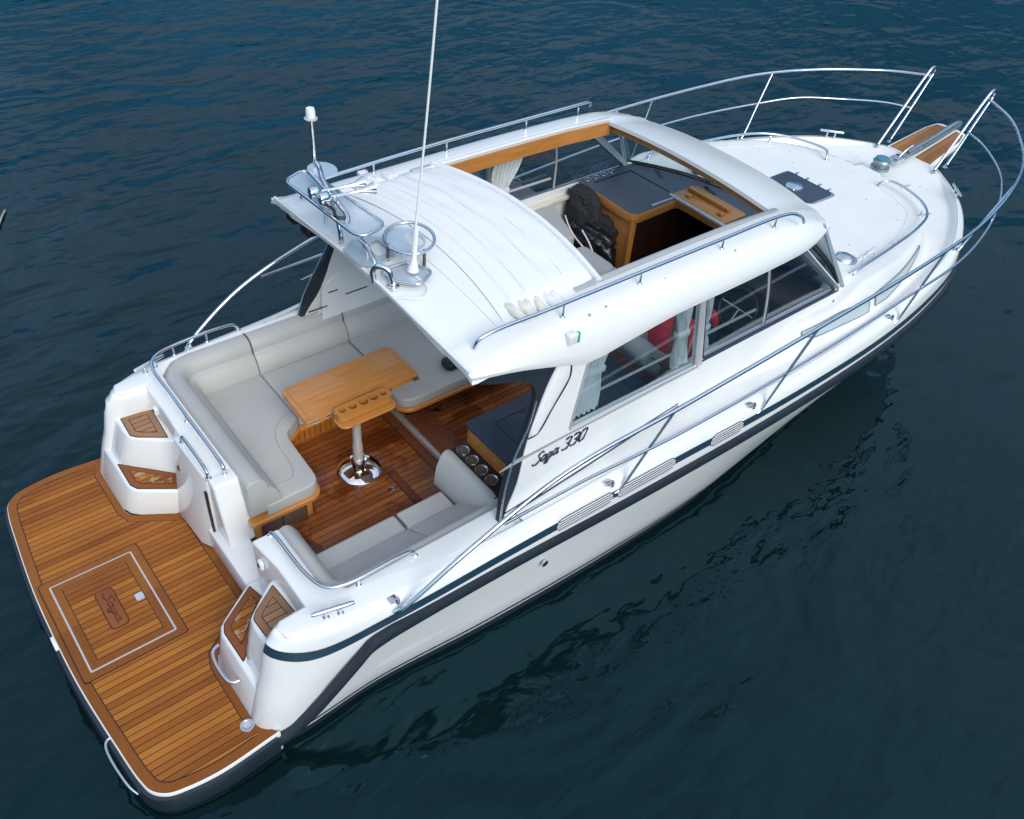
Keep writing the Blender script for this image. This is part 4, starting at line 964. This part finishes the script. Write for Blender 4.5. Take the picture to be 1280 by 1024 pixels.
loc(lathe('pedestal', [(.045, 0), (.045, .30), (.038, .31), (.038, .64)], (2.80, .10, .52), 'alu', tab, seg=24), tab)
loc(lathe('pedestal_base', [(.20, 0), (.20, .006), (.185, .018), (.15, .034), (.10, .048), (.062, .058), (.060, .12), (.074, .124), (.074, .146), (.055, .150)], (2.80, .10, .498), 'chrome', tab, seg=32), tab)
loc(lathe('pedestal_knob', [(.018, 0), (.018, .04), (.0, .045)], (2.85, .07, .665), 'chrome', tab, (.7, -.7, 0), 12), tab)

# ---- galley block behind the starboard sofa
gal = box('galley', (3.435, -1.44, .55), (5.05, -.64, 1.26), 'varnish_y', boat, .004)
ct = prism('counter_top', fillet(rect(3.42, 5.06, -1.44, -.615), [.02, .02, .02, .03], 4), 1.262, 1.302, 'counter', gal, .008, 3)
for pl in (rect(3.62, 4.22, -1.30, -.76), rect(4.32, 4.90, -1.30, -.70)):
    bm = bmesh.new(); add_tube(bm, [(x, y, 1.3015) for x, y in fillet(pl, .03, 4)], .004, 6, True); finish('lid_groove', bm, 'caulk', ct, 60)
hp = [(3.92+.035*math.cos(math.pi+math.pi*k/10), -.772+.03*math.sin(math.pi+math.pi*k/10)) for k in range(11)]
prism('lid_grip', hp, 1.29, 1.3045, 'black', ct)
cp = box('cup_panel', (3.20, -1.40, .85), (3.436, -.63, 1.085), 'black', boat, .006)
for x, y in ((3.345, -.705), (3.34, -.84), (3.335, -.975), (3.335, -1.11)):
    h = lathe('cup_holder', [(.0, -.05), (.042, -.05), (.044, .006), (.056, .012), (.06, .006), (.06, -.01)][::-1], (x, y, 1.086), 'steel', cp, seg=20)
    lathe('holder_well', [(.0, .0), (.04, .0), (.04, .003), (0, .003)], (x, y, 1.092), 'plinth', h, seg=18)

# ---- saloon: seats, dash console, companionway
sb = prism('passenger_seat', fillet(rect(5.70, 5.98, .78, 1.40), .06, 5), 1.10, 1.30, 'grey_seat', boat, .04, 4, 60)
prism('seat_backrest', fillet([(5.44, .74), (5.80, .74), (6.06, 1.42), (5.44, 1.42)], .05, 5), 1.10, 1.63, 'grey_seat', sb, .035, 4, 60)
prism('head_cushion', fillet(rect(5.26, 5.47, .60, 1.04), .05, 5), 1.40, 1.72, 'grey_seat', sb, .035, 4, 60)
prism('side_cushion', fillet(rect(5.26, 5.52, 1.10, 1.42), .05, 5), 1.40, 1.70, 'grey_seat', sb, .035, 4, 60)
box('seat_box', (5.40, .72, .55), (6.05, 1.40, 1.10), 'varnish', sb, .006)
s2 = prism('navigator_seat', fillet(rect(5.62, 6.05, .08, .60), .08, 5), 1.12, 1.40, 'grey_seat', boat, .05, 4, 60)
prism('seat_backrest', fillet(rect(5.42, 5.82, .12, .62), .10, 6), 1.12, 1.61, 'grey_seat', s2, .06, 5, 60)
prism('head_cushion', fillet(rect(5.36, 5.50, .36, .60), .05, 5), 1.40, 1.69, 'grey_seat', s2, .04, 4, 60)
box('seat_box', (5.45, .14, .55), (5.95, .56, 1.12), 'plinth', s2, .006)
# helm chair, pale leather, starboard
hprof = [(5.06, 1.50), (5.10, 1.57), (5.20, 1.58), (5.36, 1.44), (5.60, 1.24), (6.05, 1.17), (6.28, 1.12), (6.33, 1.03), (6.22, .93), (5.80, .92), (5.42, 1.08), (5.18, 1.32)]
hc = prism('helm_chair', [(p.x, p.y) for p in cat([(x, z, 0) for x, z in hprof], 4, True)], -1.02, -.46, 'leather', boat, .04, 4, 60, 'y')
tube('chair_piping', [(x, -1.025, z) for x, z in ((5.16, 1.50), (5.40, 1.29), (5.70, 1.12), (6.15, 1.06))], .006, 'seam', hc)
lathe('chair_post', [(.06, 0), (.05, .05), (.05, .42)], (5.80, -.74, .55), 'steel', hc)
# dash over the fore cabin with a cut-out for the companionway
dash_o = [(6.44, 1.43), (6.42, .62), (6.47, .54), (7.05, .56), (7.10, .52), (7.12, -.30), (7.10, -1.43)]
fwd_ = [(ws_base(y)[0]-.03, y) for y in [-1.43+2.86*k/20 for k in range(21)]]
dp = dash_o+fwd_
dash = prism('dashboard', dp, 1.735, 1.775, 'dash', boat, .006)
sweep('dash_trim', [(x, y, 1.735) for x, y in dash_o[:-1]], [(-.012, -.06), (.016, -.06), (.016, .035), (-.012, .035)], 'wood_rim', dash, bevel=.006)
lines = [[(6.56, 1.30), (7.10, 1.30), (7.12, .72)]]
for ln in lines:
    bm = bmesh.new(); add_tube(bm, [(x, y, 1.7765) for x, y in ln], .007, 6); finish('dash_groove', bm, 'black', dash, 60)
for x in (6.53, 6.65, 6.77, 6.89): 
    bm = bmesh.new(); add_tube(bm, [(x+.042*math.cos(2*math.pi*k/20), 1.385+.034*math.sin(2*math.pi*k/20), 1.779) for k in range(20)], .0045, 6, True); finish('cup_ring', bm, 'steel', dash, 60)
for x, y, a in ((7.36, 1.08, -.45), (7.57, .50, -.25), (7.45, -.75, .4)):
    o = prism('air_grille', fillet(rect(-.10, .10, -.022, .022), .015, 3), 0, .006, 'black', dash); o.rotation_euler = (0, 0, R(90)+a); o.location = (x-.03, y, 1.775)
tr = prism('chart_tray', fillet(rect(7.08, 7.46, -.09, .645), .03, 4), 1.775, 1.80, 'wood_rim', dash, .006)
prism('tray_fiddle', rect(7.28, 7.35, .03, .60), 1.80, 1.845, 'varnish', tr, .008)
prism('tray_rail', rect(7.045, 7.09, -.12, .66), 1.77, 1.80, 'alu', tr, .004)
prism('tray_rail', rect(6.72, 7.04, .575, .60), 1.775, 1.795, 'alu', dash, .004)
for y in (.50, .04): box('tray_knob', (7.16, y-.03, 1.80), (7.22, y+.03, 1.83), 'varnish', tr, .008)
con = prism('console_front', [(6.45, .575), (6.49, .575), (6.49, 1.43), (6.45, 1.43)], .55, 1.73, 'varnish', boat, .004)
prism('console_side', [(6.51, .575), (7.1, .59), (7.1, .62), (6.51, .61)], .2, 1.72, 'wood_dark_shade', con, .004)  # wood painted dark to carry the shade of the opening beside it
prism('console_corner', [(6.43, .555), (6.50, .555), (6.50, .60), (6.43, .60)], .55, 1.73, 'wood_rim', con, .012, 3)
box('companionway_floor', (6.4, -1.0, .1), (8.4, .6, .2), 'wood_dark_shade', boat)
box('companionway_wall', (6.5, -.52, .2), (8.3, -.48, 1.72), 'wood_dark_shade', boat); box('companionway_wall', (7.65, -.5, .2), (7.7, 1.3, 1.72), 'wood_dark_shade', boat)
box('companionway_wall', (7.1, .575, .2), (7.66, .6, 1.72), 'wood_dark_shade', boat)
box('helm_console', (6.55, -1.43, .55), (7.1, -.53, 1.70), 'wood_dark_shade', boat, .01)
wh = tube('steering_wheel', [(6.42+.10*math.sin(a), -.95+.20*math.cos(a), 1.50+.17*math.sin(a)) for a in [2*math.pi*k/16 for k in range(16)]], .016, 'black', boat, 3, True)
tube('wheel_spoke', [(6.42, -1.14, 1.50), (6.45, -.95, 1.48), (6.42, -.76, 1.50)], .012, 'steel', wh)
tube('wheel_spoke', [(6.45, -.95, 1.48), (6.33, -.95, 1.34)], .012, 'steel', wh); tube('wheel_column', [(6.45, -.95, 1.48), (6.58, -.95, 1.42)], .03, 'black', wh)
box('instrument_hood', (7.02, -1.25, 1.775), (7.25, -.6, 1.90), 'black', boat, .03, 3)
box('window_ledge', (4.6, 1.37, 1.62), (6.44, 1.435, 1.66), 'gel_in', boat, .006)
box('window_ledge', (3.6, -1.435, 1.60), (6.9, -1.39, 1.64), 'counter', boat, .006)
box('side_counter', (5.06, -1.43, 1.20), (5.7, -1.08, 1.27), 'counter', boat, .006)
tube('wood_grab_bar', [(6.05, -1.30, 2.36), (6.15, -1.28, 2.28), (6.35, -1.26, 2.28), (6.5, -1.25, 2.34)], .016, 'wood_rim', boat)
tube('overhead_post', [(5.36, -1.05, 1.25), (5.36, -1.05, 1.8), (5.42, -1.05, 2.40)], .02, 'wood_rim', boat, 3)

# ---- roof arch gear
g0 = roof_z(2.95, 0)
mp_ = tube('gear_mast', [(2.90, .34, 2.69), (2.90, .35, 2.80), (2.93, .50, 2.98), (2.95, .66, 3.06), (3.02, .84, 3.06), (3.03, .90, 3.07)], .02, 'steel', roof, 6)
pl = fillet([(2.79, .98), (3.02, 1.08), (3.10, .02), (2.84, -.05)], [.10, .08, .10, .10], 7)
lpz = lambda x: 2.94
lp_ = prism('antenna_plate', pl, 2.936, 2.946, 'plate', roof)
bm = bmesh.new(); add_tube(bm, [(x, y, 2.945) for x, y in pl], .014, 8, True); finish('plate_rim', bm, 'steel', lp_, 60)
for y0, y1 in ((.05, .12), (.66, .58)): tube('plate_leg', [(2.95, y0, 2.68), (2.95, y0+.0, 2.74), (2.93, (y0+y1)/2, 2.84), (2.92, y1, 2.94)], .016, 'steel', lp_, 5)
tube('gear_brace', [(2.84, -.03, 2.94), (2.90, -.04, 2.86), (2.96, -.05, 2.70)], .016, 'steel', lp_, 5); tube('gear_brace', [(2.93, .84, 3.05), (2.92, .55, 3.02), (2.90, .22, 2.97), (2.86, .17, 2.945)], .02, 'steel', lp_, 5)
rp_ = prism('lamp_plate', [(3.03+.11*math.cos(2*math.pi*k/24), .81+.13*math.sin(2*math.pi*k/24)) for k in range(24)], 3.045, 3.055, 'plate', roof)
tube('plate_post', [(3.02, .82, 2.94), (3.02, .82, 3.045)], .02, 'steel', rp_, 2)
bc = lathe('anchor_light', [(.016, 0), (.014, .36)], (3.03, .93, 3.055), 'steel', roof, seg=12)
lathe('light_collar', [(.05, 0), (.052, .008), (.03, .02)], (3.03, .93, 3.41), 'alu', bc, seg=18); lathe('light_lens', [(.036, 0), (.036, .05), (.03, .07), (.0, .075)], (3.03, .93, 3.425), 'lens', bc, seg=18)
for y, x0 in ((.53, 2.80), (.42, 2.82)):
    hn = bmesh.new(); prof_ = [(.045, -.03), (.048, .02), (.03, .05), (.012, .06), (.010, .20), (.014, .28), (.026, .34), (.045, .385), (.05, .40)]
    add_lathe(hn, prof_, (x0, y, 3.05), (.98, -.14, .0), 18); finish('air_horn', hn, 'chrome', roof, 40)
tube('horn_bracket', [(2.84, .60, 3.0), (2.86, .48, 3.02), (2.84, .36, 3.0)], .014, 'steel', roof); tube('horn_bracket', [(2.86, .48, 3.02), (2.86, .48, 2.945)], .014, 'steel', roof, 2)
tube('horn_hose', [(2.80, .40, 3.03), (2.86, .36, 2.98), (2.84, .28, 2.96), (2.90, .24, 2.95)], .012, 'black', roof)
# low base plates and the oval rail
bpz = 2.722
b1 = plate('base_plate', [fillet([(2.83, .20), (2.97, .29), (3.11, .27), (3.19, .18), (3.12, -.07), (2.93, -.09), (2.83, -.05)], .03, 4), fillet([(3.00, .16), (3.13, .20), (3.135, .0), (3.01, -.01)], .02, 3)], lambda x, y, d: (x, y, bpz-d), .008, 'plate', roof)
ov = [(3.23+.19*math.cos(a)*1.0+.03*math.sin(a), -.09+.215*math.sin(a)) for a in [2*math.pi*k/40 for k in range(40)]]
ovh = [(3.26+.06*math.cos(a), -.10+.10*math.sin(a)) for a in [2*math.pi*k/20 for k in range(20)]]
op = plate('radar_plate', [[(3.20+.155*math.cos(2*math.pi*k/30), -.06+.175*math.sin(2*math.pi*k/30)) for k in range(30)], ovh], lambda x, y, d: (x, y, 2.835-d), .008, 'plate', roof)
bm = bmesh.new(); add_tube(bm, [(x, y, 2.85) for x, y in ov], .013, 8, True); finish('plate_rim', bm, 'steel', op, 60)
for x, y in ((3.06, -.06), (3.24, -.27), (3.38, .05)): tube('plate_leg', [(x, y, 2.70), (x, y, 2.84)], .013, 'plinth', op, 2)
ab = prism('antenna_base_plate', fillet([(2.90, -.22), (3.13, -.24), (3.20, -.40), (3.06, -.48), (2.94, -.36)], .06, 5), bpz, bpz+.008, 'plate', roof)
bm = bmesh.new(); add_tube(bm, [(x, y, bpz+.02) for x, y in fillet([(2.88, -.19), (3.14, -.22), (3.22, -.41), (3.05, -.51), (2.92, -.38)], .07, 6)], .012, 8, True); finish('plate_rim', bm, 'steel', ab, 60)
A0 = Vector((3.10, -.33, 2.745)); A1 = A0+Vector((.33, -.075, 4.0))
an = tube('whip_antenna', [A0+Vector((0, 0, .16)), A0.lerp(A1, .25), A0.lerp(A1, .6), A1], .0085, 'lens', roof, 6)
bm = bmesh.new(); add_tube(bm, [A0, A0+Vector((.003, 0, .04)), A0+Vector((.008, -.002, .1)), A0+Vector((.03, -.006, .36))], [.045, .035, .020, .014], 14); finish('antenna_mount', bm, 'lens', an, 50)
tube('vent_cowl', [(2.83, -.23, 2.69), (2.83, -.23, 2.78), (2.85, -.27, 2.83), (2.89, -.33, 2.82), (2.91, -.36, 2.74), (2.91, -.36, 2.69)], .023, 'chrome', roof, 6, seg=16)
lathe('cowl_flange', [(.045, 0), (.045, .008), (.028, .014)], (2.91, -.36, 2.688), 'chrome', roof)
tube('antenna_cable', [(3.08, -.40, 2.74), (3.10, -.52, 2.71), (3.0, -.60, 2.70), (2.88, -.52, 2.70)], .005, 'lens', roof)

# ------------------------------------------------------------------ loose things
def curtain(label, x0, x1, z0, z1, y, tie, squeeze, shift, group='window curtains', flip=0):
    """pleated drape in the plane of a cabin side, pinched at the tie band"""
    ref = ((x0+x1)/2, y, z0); t_ = thing('curtain', label, 'curtain', ref, group); rows = []; nx = 56
    for i in range(25):
        v = i/24; z = lerp(z0, z1, v); pinch = 1-squeeze*math.exp(-((v-tie)/.22)**2)
        xc_ = lerp(x0, x1, .5)+shift*v; row = []
        for j in range(nx+1):
            u = j/nx-.5; a = u*2*math.pi*7
            row.append((xc_+u*(x1-x0)*pinch+.004*math.sin(a*2+v*3), y*(1-.0)+(.022*math.sin(a+.6*math.sin(v*4+u*5))*(.5+.5*pinch))-(.1*(z-1.7))*(1 if y > 0 else -1), z))
        rows.append(row)
    loc(grid('drape', rows, 'curtain', t_, 80, .004), t_)
    v = tie; pinch = 1-squeeze; z = lerp(z0, z1, v); xc_ = lerp(x0, x1, .5)+shift*v; hw = (x1-x0)*pinch/2+.01; yy = y-(.1*(z-1.7))*(1 if y > 0 else -1)
    loc(prism('tie_band', fillet([(xc_-hw, yy-.035), (xc_+hw, yy-.035), (xc_+hw, yy+.035), (xc_-hw, yy+.035)], .02, 4), z-.022, z+.022, 'curtain', t_, .004), t_)
curtain('wide pale curtain tied back at the aft end of the near cabin window', 3.74, 4.12, 1.72, 2.42, -1.40, .52, .28, .16)
curtain('narrow pale grey curtain beside the red jacket, aft of the near door post', 4.96, 5.16, 1.72, 2.42, -1.40, .45, .35, -.04)
curtain('narrow pale grey curtain in front of the near door post, gathered at the sliding window', 5.27, 5.42, 1.76, 2.42, -1.40, .35, .45, -.06)
curtain('pale curtain tied in the middle at the far window, seen through the open roof', 4.98, 5.36, 1.70, 2.44, 1.37, .42, .42, .16)

# red jacket over the helm chair back
jk = thing('jacket', 'red jacket with dark trim heaped on the pale helm chair', 'jacket', (5.9, -.75, 1.2))
def heap(nm, c, rad, m, seed):
    bm = bmesh.new(); bmesh.ops.create_icosphere(bm, subdivisions=4, radius=1)
    for v in bm.verts:
        p = v.co.copy(); k = 1+.10*(math.sin(p.x*5+seed)+math.sin(p.y*7+seed*2)*math.cos(p.z*4)+.5*math.sin((p.x+p.z)*11+seed)+.4*math.sin((p.y-p.x)*15))*.6
        v.co = Vector((c[0]+p.x*rad[0]*k, c[1]+p.y*rad[1]*k, c[2]+p.z*rad[2]*k))
    loc(finish(nm, bm, m, jk, 70), jk)
heap('cloth', (5.80, -.76, 1.30), (.24, .28, .26), 'red', 1.3)
heap('sleeve', (6.12, -.74, 1.40), (.10, .24, .20), 'red', 2.1)
heap('trim', (6.01, -.78, 1.36), (.06, .25, .22), 'cloth_black', .4)
# black cover and shiny bag heaped by the console
bg_ = thing('bag', 'shiny black crumpled bag with pale straps heaped against the wooden console', 'bag', (6.2, 1.0, .9))
def lump(name, c, rad, m, par, amp=.16, fr=3.1, seed=0):
    bm = bmesh.new(); bmesh.ops.create_icosphere(bm, subdivisions=4, radius=1)
    for v in bm.verts:
        p = v.co.copy(); k = 1+amp*(math.sin(p.x*fr*1.7+seed)+math.sin(p.y*fr*2.1+seed*2)*math.cos(p.z*fr*1.3)+.6*math.sin((p.x+p.z)*fr*3.3+seed)+.45*math.sin((p.y-p.x)*fr*4.7+seed))*.5
        q = Vector((abs(p.x)**.8*math.copysign(1, p.x), abs(p.y)**.8*math.copysign(1, p.y), abs(p.z)**.8*math.copysign(1, p.z)))
        v.co = Vector((c[0]+q.x*rad[0]*k, c[1]+q.y*rad[1]*k, c[2]+q.z*rad[2]*k))
    return loc(finish(name, bm, m, par, 60), par)
lump('sack', (6.27, 1.0, 1.20), (.17, .36, .30), 'bag', bg_, .14, 3.0, 1.0)
lump('sack_bottom', (6.20, .56, .86), (.20, .26, .30), 'bag', bg_, .14, 3.4, 2.0)
for pts in ([(6.12, 1.25, 1.52), (6.05, 1.12, 1.50), (6.03, 1.0, 1.44), (6.04, .82, 1.36)], [(6.10, .95, 1.50), (6.06, .78, 1.44), (6.02, .62, 1.34), (6.02, .45, 1.20), (6.05, .35, 1.05)], [(6.0, .72, 1.2), (5.99, .66, 1.05), (6.02, .58, .95)]):
    loc(tube('strap', pts, .009, 'lens', bg_, 6), bg_)
cv = thing('cover', 'matt black cloth cover slumped against the aft edge of the grey dashboard', 'cover', (6.36, 1.1, 1.5))
lump('cloth', (6.34, 1.20, 1.50), (.13, .24, .27), 'cloth_black', cv, .16, 3.6, 1.7)
lump('cloth_fold', (6.37, .98, 1.40), (.10, .26, .20), 'cloth_black', cv, .18, 4.2, 3.1)
lump('cloth_fold', (6.36, 1.24, 1.71), (.12, .17, .08), 'cloth_black', cv, .2, 4.0, .6)

pc = tag(prism('pouch', fillet(rect(3.96, 4.14, .36, .52), .06, 5), .908, .985, 'black', None, .025, 3, 60), 'small black pouch lying on the grey bench just under the roof edge', 'pouch')
gs = thing('eyeglasses', 'thin rimmed eyeglasses lying on the counter behind the near cabin window', 'glasses', (5.32, -1.2, 1.28))
bm = bmesh.new()
for dx in (-.05, .05): add_tube(bm, [(5.32+dx+.04*math.cos(2*math.pi*k/16), -1.22, 1.305+.03*math.sin(2*math.pi*k/16)) for k in range(16)], .004, 6, True)
for dx in (-.09, .09): add_tube(bm, [(5.32+dx, -1.22, 1.31), (5.32+dx, -1.12, 1.29), (5.32+dx*.9, -1.08, 1.277)], .004, 6)
loc(finish('frame', bm, 'steel', gs, 60), gs)
tw = tag(tube('sliver', [(1.40, 6.48, .085), (1.55, 6.78, .11), (1.67, 7.02, .10)], [.014]*13, 'sliver', None, 6), 'pale thin twig afloat at the far left edge', 'sliver')  # unidentified pale floating speck, given a thin stick shape
